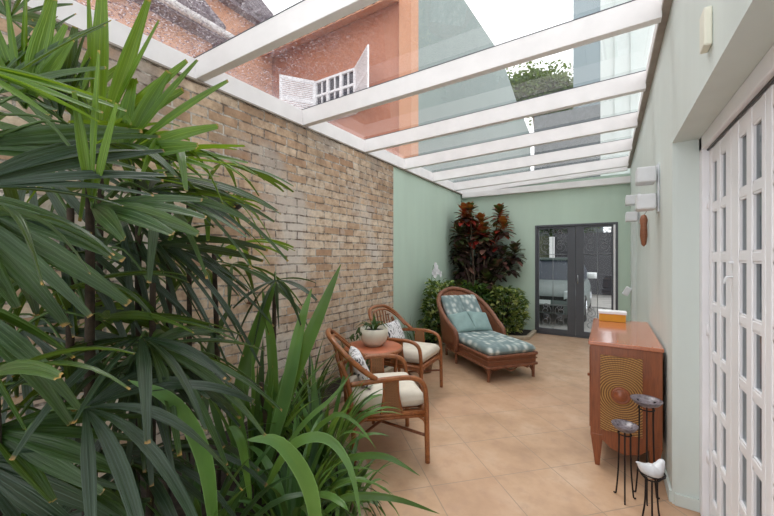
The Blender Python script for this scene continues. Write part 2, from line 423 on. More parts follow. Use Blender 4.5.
# left wall: green core with old brick facing up to Y 4.34
b = MB(); b.box(-2.85, XL-.03, -1.2, YF+.2, 0, 2.77, 0); b.box(XL-.031, XL+.0, 4.34, YF, 0, 2.77, 0); b.box(XL-.031, XL+.02, -1.2, 4.34, 0, 2.77, 1)
struct(b.build('wall_left', [M['green'], M['brick']]))
# far wall with door opening X -1.18 .. .145
DX0, DX1, DZ = -1.18, .145, 2.05
b = MB(); b.box(-2.9, DX0, YF, YF+.2, 0, 2.86); b.box(DX1, 1.4, YF, YF+.2, 0, 2.86); b.box(DX0, DX1, YF, YF+.2, DZ, 2.86)
struct(b.build('wall_far', M['green']))
# right wall
b = MB(); b.box(XR, .62, 2.65, YF+.2, 0, 2.99); b.box(XR, .62, -1.2, 2.65, 2.12, 2.99); b.box(XR, .62, -1.2, .9, 0, 2.12)
struct(b.build('wall_right', M['green_right']))
b = MB(); b.box(XR-.014, XR+.01, 2.66, YF, 0, .07); b.box(XR+.01, .47, 2.636, 2.651, 0, .07); struct(b.build('baseboard_right', M['green_right'], bevel=.003))
b = MB(); b.box(XR-.05, XR+.04, 5.72, 5.98, .9-.9, 1.92); struct(b.build('trim_1', M['pale_out'], bevel=.01))
# planter soil and kerbs (part of the setting)
b = MB(); b.prism([(-2.62, -1), (-1.0, -1), (-1.02, .9), (-1.35, 1.85), (-1.95, 2.15), (-2.3, 2.6), (-2.34, 5.6), (-1.9, 6.35), (-1.28, 6.5), (-1.2, 7.2), (-2.62, 7.2)], .0, .05)
struct(b.build('planting_bed', M['soil']))
b = MB(); b.tube([(-1.0, -1, .03), (-1.0, .9, .03), (-1.33, 1.87, .03), (-1.93, 2.17, .03), (-2.28, 2.62, .03), (-2.32, 5.6, .03), (-1.88, 6.33, .03), (-1.26, 6.48, .03), (-1.2, 6.8, .03), (-1.19, 7.2, .03)], .045, 6, 3)
struct(b.build('trim_2', M['curb']))
# ---- roof: plate, beams, glass
ceil = sempty('ceiling')
def zroof(x): return 2.77+(x+2.6)*(.13/2.88)
b = MB(); b.box(-2.8, -2.6, -1.2, YF+.1, 2.77, 2.925); b.build('wall_plate', M['white_beam'], ceil, bevel=.004)
b = MB(); b.box(-2.85, -2.59, -1.2, YF+.1, 2.758, 2.772); b.build('plate_flashing', M['soffit'], ceil)
b = MB(); b.box(XR-.045, XR+.0, -1.2, YF, 2.945, 2.975, 1); b.box(XR-.045, XR, -1.2, YF, 2.975, 3.05, 0); b.build('wall_ledger', [M['white_beam'], M['soffit']], ceil, bevel=.003)
def beam(yl, yr, w=.065, h=.155):
    b = MB(); x0, x1 = -2.62, XR-.042
    zl, zr = 2.775, 2.905
    vs = []
    for x, y, z in ((x0, yl, zl), (x1, yr, zr)):
        vs += [(x, y-w/2, z), (x, y+w/2, z), (x, y+w/2, z+h), (x, y-w/2, z+h)]
    b.add(vs, [(0, 1, 2, 3), (4, 7, 6, 5), (0, 4, 5, 1), (1, 5, 6, 2), (2, 6, 7, 3), (3, 7, 4, 0)])
    b.build('beam', M['white_beam'], ceil, bevel=.004)
    b = MB(); vs = []
    for x, y, z in ((x0, yl, zl+h), (x1, yr, zr+h)):
        vs += [(x, y-.034, z), (x, y+.034, z), (x, y+.034, z+.005), (x, y-.034, z+.005)]
    b.add(vs, [(0, 1, 2, 3), (4, 7, 6, 5), (0, 4, 5, 1), (1, 5, 6, 2), (2, 6, 7, 3), (3, 7, 4, 0)])
    b.build('glazing_seal', M['steel'], ceil)
YB = [-.62, .44, 1.5, 2.59, 3.66, 4.68, 5.7, 6.7]
for y in YB: beam(y, y+.14)
beam(7.17, 7.18, .07, .12)
b = MB(); b.box(-2.6, XR, 7.12, YF, 2.69, 2.80); b.build('end_plate', M['white_beam'], ceil, bevel=.004)
YY = YB+[7.3]
for a, c in zip(YY[:-1], YY[1:]):
    b = MB(); z0, z1 = 2.775+.162, 2.905+.162; vs = []
    for dz in (0, .01):
        vs += [(-2.75, a+.005, z0-.006+dz), (XR-.02, a+.145, z1+dz), (XR-.02, c+.135, z1+dz), (-2.75, c-.005, z0-.006+dz)]
    # single refracting-free sheet: one face on top so that the pane reads once
    b.add(vs[4:], [(0, 1, 2, 3)])
    b.build('glass_panel', M['glass_roof'], ceil)
# ---- french doors in the right wall recess: X=.47
door = sempty('door_1', (.5, 1.74, 0))
b = MB(); b.box(.44, .53, 2.585, 2.65, 0, 2.12); b.box(.44, .53, .9, .94, 0, 2.12); b.box(.44, .53, .9, 2.65, 2.045, 2.12)
b.build('door_frame', M['white'], door, bevel=.004)
b = MB(); b.box(.462, .468, .93, 2.585, 2.035, 2.046); b.build('door_gap', M['carblack'], door)
W = .41
for k in range(4):
    y1 = 2.58-k*W; y0 = y1-W+.006
    rows = [1.962-.2645*i for i in range(7)]; ph = .228
    sA, sB = (.052, .080) if k % 2 == 0 else (.100, .034)
    cols = [(y1-sA-.105, y1-sA), (y0+sB, y0+sB+.105)]
    b = MB(); X0, X1 = .47, .505
    ys = [y0, cols[1][0], cols[1][1], cols[0][0], cols[0][1], y1]
    b.box(X0, X1, ys[0], ys[1], .01, 2.035); b.box(X0, X1, ys[2], ys[3], .01, 2.035); b.box(X0, X1, ys[4], ys[5], .01, 2.035)
    zz = [2.035]+[q for r in rows for q in (r, r-ph)]+[.01]
    for c0, c1 in cols:
        for i in range(0, len(zz), 2): b.box(X0+.002, X1-.002, c0, c1, zz[i+1], zz[i])
    lf = b.build('door_leaf', M['white'], door, bevel=.003)
    b = MB()
    for c0, c1 in cols:
        for r in rows: 
            for (a0, a1, e0, e1) in ((c0, c1, r-ph, r-ph+.008), (c0, c1, r-.008, r), (c0, c0+.008, r-ph, r), (c1-.008, c1, r-ph, r)): b.box(X0+.004, X1, a0, a1, e0, e1)
    b.build('glazing_bead', M['white'], lf)
    b = MB()
    for c0, c1 in cols: b.add([(.482, c0, .1), (.482, c1, .1), (.482, c1, 1.97), (.482, c0, 1.97)], [(0, 1, 2, 3)])
    b.build('glass', M['glass_dark'], lf)
    if k in (1, 2):
        yk = y1-.022 if k == 1 else y0+.02
        b = MB(); b.tube([(.47, yk, 1.36), (.45, yk, 1.36), (.44, yk, 1.33)], .005, 8, 3); b.lathe([(.012, 0), (.012, .01)], (.466, yk, 1.42), 10)
        b.build('handle', M['whiteceramic'], lf, True)
    for hz in (.35, 1.05, 1.75):
        if k in (0,):
            b = MB(); b.tube([(.466, y1+.002, hz-.035), (.466, y1+.002, hz+.035)], .006, 8); b.build('hinge', M['white'], lf, True)
# room behind the doors
room = sempty('wall_inner_room', (1.8, 2, 0))
b = MB(); b.box(3.1, 3.2, -1.2, 5.2, 0, 2.6); b.box(.62, 3.2, 5.1, 5.2, 0, 2.6); b.box(.62, 3.2, -1.2, -1.1, 0, 2.6); b.box(.6, 3.2, -1.2, 5.2, 2.6, 2.7); b.build('room_wall', M['roomwall'], room)
b = MB(); b.box(.62, 3.1, -1.1, 5.1, .001, .012); b.build('room_floor', M['roomfloor'], room)
cu = MB()
def curtain(y0, y1, x=.60):
    vs = []; fs = []; n = 60
    for i in range(n+1):
        y = y0+(y1-y0)*i/n; dx = .018*math.sin(i*1.3)
        vs += [(x+dx, y, .04), (x+dx, y, 2.1)]
    for i in range(n): fs.append((2*i, 2*i+2, 2*i+3, 2*i+1))
    cu.add(vs, fs)
curtain(1.86, 1.90, .585); curtain(1.0, 1.3, .585)
tag(cu.build('curtain', M['curtain'], None, True, solid=.003), 'pale gathered curtain hanging behind the white glazed doors', 'curtain')
# ---- far metal door
fd = sempty('door_2', (-.5, YF+.1, 0))
b = MB(); b.box(DX0, DX0+.035, YF-.01, YF+.12, 0, DZ); b.box(DX1-.035, DX1, YF-.01, YF+.12, 0, DZ); b.box(DX0+.035, DX1-.035, YF-.01, YF+.12, DZ-.035, DZ); b.box(DX0, DX1, YF, YF+.12, 0, .012)
b.build('door_frame', M['steel'], fd, bevel=.003)
b = MB(); b.box(DX1-.065, DX1-.036, YF+.0, YF+.05, .02, DZ-.04); b.build('door_edge', M['white'], fd)
def spiral(b, cx, cz, r, sg, y, rot=0, turns=1.4):
    pts = []
    for i in range(18):
        t = i/17; a = rot+sg*t*turns*2*PI; q = r*(1-.8*t)
        pts.append((cx+q*math.cos(a), y, cz+q*math.sin(a)))
    b.tube(pts, .005, 5, 1, smooth=False)
def metal_leaf(x0, x1, wide_side):
    b = MB(); y0, y1 = YF+.02, YF+.065
    l = .03 if wide_side > 0 else .13; r_ = .13 if wide_side > 0 else .03
    b.box(x0, x0+l, y0, y1, .015, DZ-.04); b.box(x1-r_, x1, y0, y1, .015, DZ-.04)
    b.box(x0+l, x1-r_, y0, y1, .015, .11); b.box(x0+l, x1-r_, y0, y1, DZ-.075, DZ-.04)
    lf = b.build('door_leaf', M['steel'], fd, bevel=.003)
    g = MB(); g.add([(x0+l, YF+.05, .1), (x1-r_, YF+.05, .1), (x1-r_, YF+.05, DZ-.05), (x0+l, YF+.05, DZ-.05)], [(0, 1, 2, 3)]); g.build('glass', M['glass_door'], lf)
    s = MB(); xa, xb = x0+l, x1-r_; xm = (xa+xb)/2; w = (xb-xa)/2; y = YF+.035
    s.tube([(xm, y, .1), (xm, y, DZ-.05)], .005, 6)
    for cz in (.24, .44, 1.64, 1.84):
        for sx in (-1, 1):
            spiral(s, xm+sx*w*.5, cz, w*.42, sx, y, rot=PI/2 if cz < 1 else -PI/2)
            spiral(s, xm+sx*w*.5, cz+.08, w*.25, -sx, y, rot=0)
    for cz in (.56, 1.5): s.tube([(xa, y, cz), (xb, y, cz)], .005, 6)
    s.build('scrollwork', M['scroll'], lf, True)
    return lf
l1 = metal_leaf(DX0+.036, -.5, 1); l2 = metal_leaf(-.495, DX1-.066, -1)
b = MB(); b.tube([(-.46, YF+.02, .98), (-.46, YF-.03, .98), (-.46, YF-.03, 1.12), (-.46, YF+.02, 1.12)], .008, 8, 3); b.build('handle', M['chrome'], l2, True)

# ================================================================== OUTSIDE
# neighbour's orange house: front face at Y=6, window with shutters
h = thing('neighbour_house', 'orange rendered neighbour house with white shuttered window, seen through the glass roof', 'house', (-6, 8, 0))
b = MB(); b.box(-9.5, -4.62, 6, 9, 0, 6.56); b.box(-4.62, -3.45, 6, 6.24, 0, 6.56); b.build('wall', M['orange_out'], h)
b = MB(); b.box(-3.45, -3.18, 5.95, 6.25, 0, 8.2); b.build('corner_pilaster', M['orange_trim'], h)
b = MB(); b.prism([(5.62, 6.3), (5.62, 6.36), (6.0, 6.78), (9.2, 10.5), (9.2, 10.3), (6.0, 6.46)], -9.8, -3.47, 'x'); rf = b.build('roof', M['orange_trim'], h)
b = MB()
for i in range(26): b.tube([(-9.7+i*.245, 5.56, 6.36), (-9.7+i*.245, 9.2, 10.6)], .075, 8)
b.build('roof_tile', M['roof_tile'], rf, True)
# window X -5.75..-4.6, z 6.15..7.05
wn = MB(); x0, x1, z0, z1 = -5.65, -4.52, 4.5, 5.42
for a in (x0, x0+.377, x0+.753, x1): wn.box(a-.035, a+.035, 5.93, 6.02, z0, z1)
for z in (z0, z0+.3, z0+.6, z1): wn.box(x0, x1, 5.94, 6.02, z-.025, z+.025)
for a in (x0+.19, x0+.565, x0+.94): wn.box(a-.015, a+.015, 5.95, 6.0, z0, z1)
w_ = wn.build('window', M['white'], h)
b = MB(); b.box(x0, x1, 5.985, 5.995, z0, z1); b.build('pane', M['car_glass'], w_)
def shutter(xh, ang, wd=.75):
    b = MB(); ux = Vector((math.cos(ang), math.sin(ang), 0)); o = Vector((xh, 5.95, 0))
    def bx(a0, a1, c0, c1, t=.03):
        n = Vector((-ux.y, ux.x, 0)); vs = []
        for z in (c0, c1):
            for q in (-t/2, t/2):
                for a in (a0, a1): vs.append(o+ux*a+n*q+Vector((0, 0, z)))
        b.add(vs, [(0, 2, 3, 1), (4, 5, 7, 6), (0, 1, 5, 4), (2, 6, 7, 3), (0, 4, 6, 2), (1, 3, 7, 5)])
    bx(0, .06, 4.48, 5.45); bx(wd-.06, wd, 4.48, 5.45)
    for z in (4.48, 4.93, 5.38): bx(.06, wd-.06, z, z+.07)
    for i in range(9): bx(.06, wd-.06, 4.56+i*.043, 4.59+i*.043, .015); bx(.06, wd-.06, 5.01+i*.043, 5.04+i*.043, .015)
    b.build('shutter', M['white'], h)
shutter(x0, R(235), .79); shutter(x1, R(-36), .86)
b = MB(); b.box(-9.5, -7.15, 3.4, 5.99, 0, 7.0); b.build('side_wall', M['orange_trim'], h)
b = MB(); b.prism([(-6.95, 7.0), (-6.95, 7.12), (-9.8, 10.6), (-9.9, 7.0)], 3.36, 6.2, 'y'); sr = b.build('side_roof', M['roof_tile'], h)
b = MB()
for i in range(12): b.tube([(-6.92, 3.42+i*.245, 7.12), (-9.8, 3.42+i*.245, 10.62)], .08, 8)
b.build('roof_tile', M['roof_tile'], sr, True)
# low wing in front of it, along the party wall
h2 = thing('neighbour_wing', 'low pink-orange outbuilding with grey tiled roof, nearest beyond the brick wall', 'house', (-6, 3, 0))
b = MB(); b.box(-9.5, -5.2, -2, 3.2, 0, 4.75); b.build('wall', M['orange_trim'], h2)
b = MB(); b.prism([(-4.95, 4.75), (-4.95, 4.87), (-10.6, 11.1), (-11, 6.75), (-9.6, 4.75)], -2.2, 3.35, 'y'); rf = b.build('roof', M['roof_tile'], h2)
b = MB()
for i in range(22): b.tube([(-4.9, -2.1+i*.25, 4.87), (-10.6, -2.1+i*.25, 11.12)], .08, 8)
b.build('roof_tile', M['roof_tile'], rf, True)
b = MB(); b.tube([(-4.93, -2.2, 4.83), (-4.93, 3.38, 4.83)], .06, 8); b.build('eave_gutter', M['white_beam'], rf, True)
# teal gable wall running in depth
b = MB(); b.prism([(6.26, 0), (18.3, 0), (18.3, 7.4), (15.3, 7.84), (13.4, 8.37), (11.9, 8.5), (8.84, 8.19), (6.26, 8.4)], -4.6, -3.2, 'x')
g = b.build('teal_building', M['teal_out']); tag(g, 'tall blank teal side wall of the building next door', 'building')
g = MB().box(-3.1, -.25, 18.7, 19.35, -.02, 8.4).build('grey_apartment_block', M['slate']); tag(g, 'low dark grey flat-topped building between the teal wall and the grey tower', 'building')
b = MB(); b.box(-1.45, -.2, 19.6, 21.4, 0, 22); b.box(-1.5, -.15, 19.5, 21.5, 22, 22.2); g = b.build('grey_building', M['grey_out']); tag(g, 'grey tower wall rising behind the far end', 'building')
b = MB(); b.box(-.12, 4, 7.65, 9.3, 2.9, 10.5); b.box(-.16, 4, 7.6, 9.3, 10.5, 10.6)
for x in (.1, .34): b.box(x, x+.02, 7.62, 7.66, 2.9, 10.4)
struct(b.build('wall_upper_storey', M['pale_out']))
# dark gate and wall across the street
g = thing('garage_gate', 'wide dark grey slatted garage gate across the street, seen through the metal door', 'gate', (-.5, 15.6, 0))
b = MB()
for i in range(17): b.box(-1.75, 3.2, 15.6, 15.64, .04+i*.135, .04+i*.135+.122)
b.build('slat_panel', M['gate'], g)
b = MB()
for x in (-1.8, .7, 3.2): b.box(x-.05, x+.05, 15.55, 15.7, 0, 2.4)
b.box(-1.75, 3.2, 15.66, 15.68, .02, 2.32); b.box(-1.8, 3.2, 15.58, 15.68, 2.32, 2.38); b.build('gate_frame', M['gate'], g)
g = MB().box(-3.1, -1.88, 15.6, 15.85, -.02, 2.3).build('boundary_wall', M['olive']); tag(g, 'plain wall across the street left of the dark gate', 'wall')
g = MB().box(-1.98, -1.8, 15.3, 15.5, -.02, 2.25).build('gate_pillar', M['white_beam'], bevel=.01); tag(g, 'white pillar beside the dark gate across the street', 'pillar')
g = MB(); g.box(.1, 3.6, 16.6, 18, -.02, 2.62); g.prism([(16.4, 2.6), (18.2, 3.0), (18.2, 2.9), (16.4, 2.5)], .0, 3.8, 'x')
g = g.build('pale_house', M['white_beam']); tag(g, 'low pale house just behind the dark gate', 'house')
def tree(name, label, base, hgt, crown, n, leaf, seed, mat, group=None, trunk=.12):
    rr = random.Random(seed); t = thing(name, label, 'tree', base, group=group)
    bx = Vector(base); b = MB()
    top = bx+Vector((0, 0, hgt))
    b.tube([bx, bx+Vector((.1, 0, hgt*.4)), top], [trunk, trunk*.7, trunk*.2], 8)
    lm = MB()
    for k in range(9):
        a = rr.uniform(0, 2*PI); q = Vector((math.cos(a)*crown[0]*.7, math.sin(a)*crown[1]*.7, rr.uniform(-.4, .5)*crown[2]))
        b.tube([bx+Vector((0, 0, hgt*rr.uniform(.45, .75))), top+q*.5-Vector((0, 0, crown[2]*.3)), top+q], [trunk*.5, trunk*.3, trunk*.08], 6)
        cc = top+q
        for j in range(n//9):
            d = Vector((rr.gauss(0, 1), rr.gauss(0, 1), rr.gauss(0, .7)))*.38
            p = cc+Vector((d.x*crown[0], d.y*crown[1], d.z*crown[2]))
            dr = Vector((rr.uniform(-1, 1), rr.uniform(-1, 1), rr.uniform(-.6, .6))).normalized()
            lm.blade([p, p+dr*leaf*.5, p+dr*leaf], leaf*.3, (rr.uniform(-1, 1), rr.uniform(-1, 1), 1), lambda k: (.15, 1, .15)[round(k*2)])
    b.build('trunk', M['bark'], t, True); lm.build('foliage', mat, t, True)
    return t
tree('street_tree', 'tall leafy tree against the white sky, seen through the roof glass', (-3.9, 26, 0), 12.8, (2.1, 1.3, 2.0), 11000, .28, 3, M['tree'], trunk=.22)
tree('street_tree', 'dark bushy tree behind the plain wall, over the parked car', (-1.75, 17.2, 0), 2.9, (.85, .4, .8), 4500, .16, 4, M['strap_dark'])
tree('street_tree', 'dark tree above the right part of the gate', (1.7, 20.5, 0), 3.7, (1.1, .8, .8), 4000, .2, 5, M['strap_dark'])
# ---- car: front faces the door (towards -Y)
car = thing('car', 'silver grey hatchback parked just outside the metal door', 'car', (-1.25, 8.35, 0))
def carbody():
    b = MB(); secs = []
    # y from front, half width, z bottom, z shoulder, roof profile
    prof = [(0, .66, .28, .50), (.06, .76, .22, .62), (.3, .82, .2, .78), (.9, .84, .2, .88), (1.15, .84, .2, .93), (2.2, .85, .2, .95), (3.3, .84, .2, .97), (3.75, .8, .24, .95), (3.85, .72, .3, .85)]
    vs = []; fs = []; K = 12
    for y, w, zb, zt in prof:
        for k in range(K):
            a = PI*k/(K-1)       # 0..pi over the top, flat bottom
            x = w*math.copysign(abs(math.cos(a))**.35, math.cos(a)); z = zb+(zt-zb)*abs(math.sin(a))**.45
            vs.append((-1.25+x, 8.35+y, z))
    for i in range(len(prof)-1):
        for k in range(K): fs.append((i*K+k, i*K+(k+1) % K, (i+1)*K+(k+1) % K, (i+1)*K+k))
    fs += [tuple(range(K))[::-1], tuple((len(prof)-1)*K+k for k in range(K))]
    b.add(vs, fs); return b
cb = carbody().build('body', M['carpaint'], car, True)
def cabin(b, sh, mi=0):
    prof = [(.98, .74, .9), (1.75, .62, 1.37), (2.2, .61, 1.43), (3.1, .6, 1.4), (3.72, .68, .92)]
    return prof
b = MB(); vs = []; fs = []
prof = [(1.0, .9, .76, .9), (1.78, 1.36, .62, .9), (2.3, 1.42, .61, .93), (3.1, 1.39, .6, .95), (3.7, .95, .68, .95)]
for y, z, w, zb in prof:
    vs += [(-1.25-.78, 8.35+y, zb-.02), (-1.25-w, 8.35+y, z), (-1.25+w, 8.35+y, z), (-1.25+.78, 8.35+y, zb-.02)]
for i in range(4):
    for k in range(3): fs.append((i*4+k, i*4+k+1, i*4+k+5, i*4+k+4))
mi = [1, 1, 1, 1, 0, 1, 1, 0, 1, 1, 1, 1]
for f, m_ in zip(fs, mi): b.add([vs[i] for i in f], [(0, 1, 2, 3)], m_)
b.build('windows', [M['carpaint'], M['car_glass']], car)
b = MB()
for sx in (-1, 1): b.tube([(-1.25+sx*.77, 9.33, .9), (-1.25+sx*.62, 10.13, 1.37), (-1.25+sx*.6, 11.4, 1.4), (-1.25+sx*.7, 12.03, .95)], .03, 8)
b.box(-1.86, -.64, 10.1, 11.5, 1.36, 1.43); b.build('roof', M['carpaint'], car, True, bevel=.02)
b = MB(); b.box(-1.75, -.75, 8.36, 8.46, .50, .60, 0); b.box(-1.7, -.8, 8.33, 8.46, .26, .40, 0)
for i in range(3): b.box(-1.7, -.8, 8.33, 8.35, .28+i*.04, .29+i*.04, 0)
b.build('grille', M['carblack'], car, bevel=.01)
for sx in (-1, 1):
    b = MB(); b.pad((-1.25+sx*.6, 8.5, .66), (sx*.55, .5, .1), (0, .3, 1), (sx*.4, -.8, .3), .2, .09, .06, 8, 4); b.build('headlight', M['lamp'], car, True)
    b = MB(); b.pad((-1.25+sx*.93, 9.5, 1.02), (1, 0, 0), (0, 0, 1), (0, 1, 0), .1, .07, .06, 8, 4); b.build('mirror', M['white'], car, True)
    for y in (9.05, 11.5):
        b = MB(); b.M = Matrix.Translation((-1.25+sx*.74, y, .3)) @ Matrix.Rotation(PI/2, 4, 'Y')
        b.lathe([(.1, -.1), (.27, -.1), (.3, -.07), (.3, .07), (.27, .1), (.1, .1)], (0, 0, 0), 24); wh = b.build('wheel', M['rubber'], car, True)
        b = MB(); b.M = Matrix.Translation((-1.25+sx*.84, y, .3)) @ Matrix.Rotation(PI/2, 4, 'Y')
        b.lathe([(.19, -.01), (.18, .01), (.05, .02)], (0, 0, 0), 20); b.build('hubcap', M['chrome'], wh, True)
b = MB(); b.box(-1.45, -1.05, 8.31, 8.33, .42, .52); b.build('number_plate', M['white'], car)

# ================================================================== FURNITURE
def arm_chair():
    t = thing('rattan_armchair', '', 'armchair', group='rattan armchairs beside the round table')
    cane = M['cane']
    for s in (-1, 1):
        y = .275*s
        b = MB(); b.tube([(.27, y, 0), (.265, y, .25), (.26, y, .45), (.235, y, .56), (.15, y, .605), (0, y*1.03, .61), (-.15, y*1.03, .60), (-.27, y*.98, .585)], .0185, 10, 6); b.build('arm_frame', cane, t, True)
        b = MB(); b.tube([(-.245, y*.93, 0), (-.255, y*.94, .3), (-.285, y*.95, .58), (-.345, y*.9, .74)], .017, 10); b.build('rear_leg', cane, t, True)
        # woven splat between seat rail and arm
        b = MB(); b.prism([(-.06, .37), (.08, .37), (.055, .49), (.05, .6), (-.04, .6), (-.04, .49)], y-.006, y+.006, 'y')
        sp = b.build('side_panel', M['weave'], t)
        b = MB(); b.tube([(-.065, y, .37), (-.045, y, .49), (-.045, y, .6)], .009, 8); b.tube([(.085, y, .37), (.06, y, .49), (.055, y, .6)], .009, 8); b.build('panel_edge', cane, sp, True)
        # corner braces
        for P in ([(.26, y, .22), (.245, y, .30), (.17, y, .35)], [(-.25, y*.95, .22), (-.235, y*.95, .30), (-.16, y, .35)], [(.27, y, .22), (.265, y*.88, .31), (.26, y*.62, .35)]):
            b = MB(); b.tube(P, .009, 8); b.build('corner_brace', cane, t, True)
    b = MB(); hoop = [(-.1, .285, .615), (-.2, .285, .69), (-.31, .27, .79), (-.385, .18, .865), (-.41, .06, .885), (-.41, -.06, .885), (-.385, -.18, .865), (-.31, -.27, .79), (-.2, -.285, .69), (-.1, -.285, .615)]
    b.tube(hoop, .019, 10, 6); b.tube([(x+.035, y*.88, z-.035) for x, y, z in hoop[1:-1]], .011, 8, 6); b.build('back_hoop', cane, t, True)
    b = MB()
    for k in range(-3, 4):
        b.tube([(-.27, k*.05, .38), (-.32, k*.06, .6), (-.37, k*.066, .80+(.05 if abs(k) < 2 else .02 if abs(k) == 2 else -.02))], .0075, 6)
    b.tube([(-.31, -.24, .57), (-.315, 0, .575), (-.31, .24, .57)], .012, 8)
    b.build('back_spindle', cane, t, True)
    b = MB()
    for z, r in ((.36, .017), (.335, .012)):
        b.tube([(.255, -.275, z), (.255, .275, z)], r, 8); b.tube([(-.255, -.26, z), (-.255, .26, z)], r, 8)
        for s in (-1, 1): b.tube([(.255, .275*s, z), (-.255, .26*s, z)], r, 8)
    for k in range(-4, 5): b.box(-.25, .25, k*.055-.012, k*.055+.012, .352, .362)
    b.build('seat_frame', cane, t, True)
    b = MB(); b.tube([(.262, .27, .19), (0, 0, .205), (-.25, -.255, .19)], .011, 8); b.tube([(.262, -.27, .19), (0, 0, .19), (-.25, .255, .19)], .011, 8); b.build('stretcher', M['darkcane'], t, True)
    b = MB(); b.pad((.01, 0, .435), (1, 0, 0), (0, 1, 0), (0, 0, 1), .255, .25, .058, 16, 14); b.build('seat_cushion', M['fabric'], t, True)
    return t
ch = arm_chair(); ch['label'] = 'nearer rattan armchair with cream seat cushion, beside the strappy green plants'
ch.location = (-1.465, 2.275, 0); ch.rotation_euler = (0, 0, R(43.8))
c2 = dup(ch, (-1.83, 3.37, 0), R(3), 'farther rattan armchair with cream seat cushion, beside the green wall and basket')
def chair_pillow(c, rz, label, dy):
    t = MB(); d = Vector((math.cos(rz), math.sin(rz), 0)); s = Vector((-d.y, d.x, 0))
    base = Vector(c).to_3d()+d*(-.17)+s*dy
    uz = (d+Vector((0, 0, .45))).normalized(); uy = uz.cross(s)
    t.pad((base.x, base.y, .615), s, uy, uz, .17, .13, .05, 12, 5, pinch=.06)
    o = t.build('throw_pillow', M['blackprint'], None, True, loc=(base.x, base.y, .49)); tag(o, label, 'pillow', 'small printed pillows on the armchairs')
chair_pillow((-1.465, 2.275), R(43.8), 'small white pillow with dark leaf print on the nearer armchair', .02)
chair_pillow((-1.83, 3.37), R(3), 'small white pillow with dark print on the farther armchair', -.03)
# table
tc = (-1.86, 2.73)
t = thing('side_table', 'round side table with reddish wooden top between the two rattan armchairs', 'table', tc+(0,))
b = MB(); b.lathe([(.02, .595), (.25, .595), (.262, .605), (.262, .615), (.25, .622), (.02, .622)], tc+(0,), 32); b.build('table_top', M['terracotta'], t, True)
b = MB(); b.tube([(tc[0]+.262*math.cos(a), tc[1]+.262*math.sin(a), .602) for a in [i*PI/12 for i in range(24)]], .016, 8, 1, closed=True, smooth=False); b.build('cane_ring', M['cane'], t, True); b = MB()
b.tube([(tc[0]+.2*math.cos(a), tc[1]+.2*math.sin(a), .25) for a in [i*PI/12 for i in range(24)]], .012, 8, 1, closed=True, smooth=False); b.build('cane_ring', M['cane'], t, True)
for k in range(4):
    a = k*PI/2+.6; b = MB(); b.tube([(tc[0]+.23*math.cos(a), tc[1]+.23*math.sin(a), 0), (tc[0]+.2*math.cos(a), tc[1]+.2*math.sin(a), .25), (tc[0]+.22*math.cos(a), tc[1]+.22*math.sin(a), .6)], .015, 8); b.build('leg', M['cane'], t, True)
# pot
pc = Vector((tc[0]+.0, tc[1]+.01, .623))
t = thing('potted_plant', 'small dark-leaved plant in a rounded cream bowl on the round table', 'plant', pc)
b = MB(); b.lathe([(.02, 0), (.075, 0), (.115, .04), (.132, .1), (.13, .165), (.12, .165), (.118, .13), (.01, .125)], pc, 28); pt = b.build('bowl', M['ceramic'], t, True)
b = MB(); b.lathe([(.005, .132), (.118, .135), (.118, .13), (.005, .128)], pc, 20); b.build('soil', M['soil'], pt)
b = MB(); rr = random.Random(3)
b.blade([pc+Vector((0, 0, .12)), pc+Vector((.005, 0, .2)), pc+Vector((.0, .0, .3))], .028, (.5, -.9, 0), lambda k: (1, .8, .08)[round(k*2)], .4)
for k in range(12):
    a = rr.uniform(0, 2*PI); L = rr.uniform(.1, .19); d = Vector((math.cos(a), math.sin(a), 0))
    P = [pc+Vector((0, 0, .13))+d*L*q+Vector((0, 0, .08*math.sin(q*2.6))) for q in (0, .33, .66, 1)]
    b.blade(P, .018, (0, 0, 1), lambda k: (.5, 1, .8, .1)[round(k*3)], .4)
P = [pc+Vector((-.06, -.07, .16)), pc+Vector((-.13, -.1, .17)), pc+Vector((-.15, -.12, .11)), pc+Vector((-.15, -.13, .06))]
for k in range(9):
    q = P[k % 3]+Vector((rr.uniform(-.03, .03), rr.uniform(-.03, .03), 0)); b.blade([q, q+Vector((rr.uniform(-.03, .03), -.02, -.03)), q+Vector((rr.uniform(-.04, .04), -.03, -.06))], .016, (0, -1, .4), lambda k: (.3, 1, .1)[round(k*2)])
b.build('foliage', M['strap_dark'], t, True)
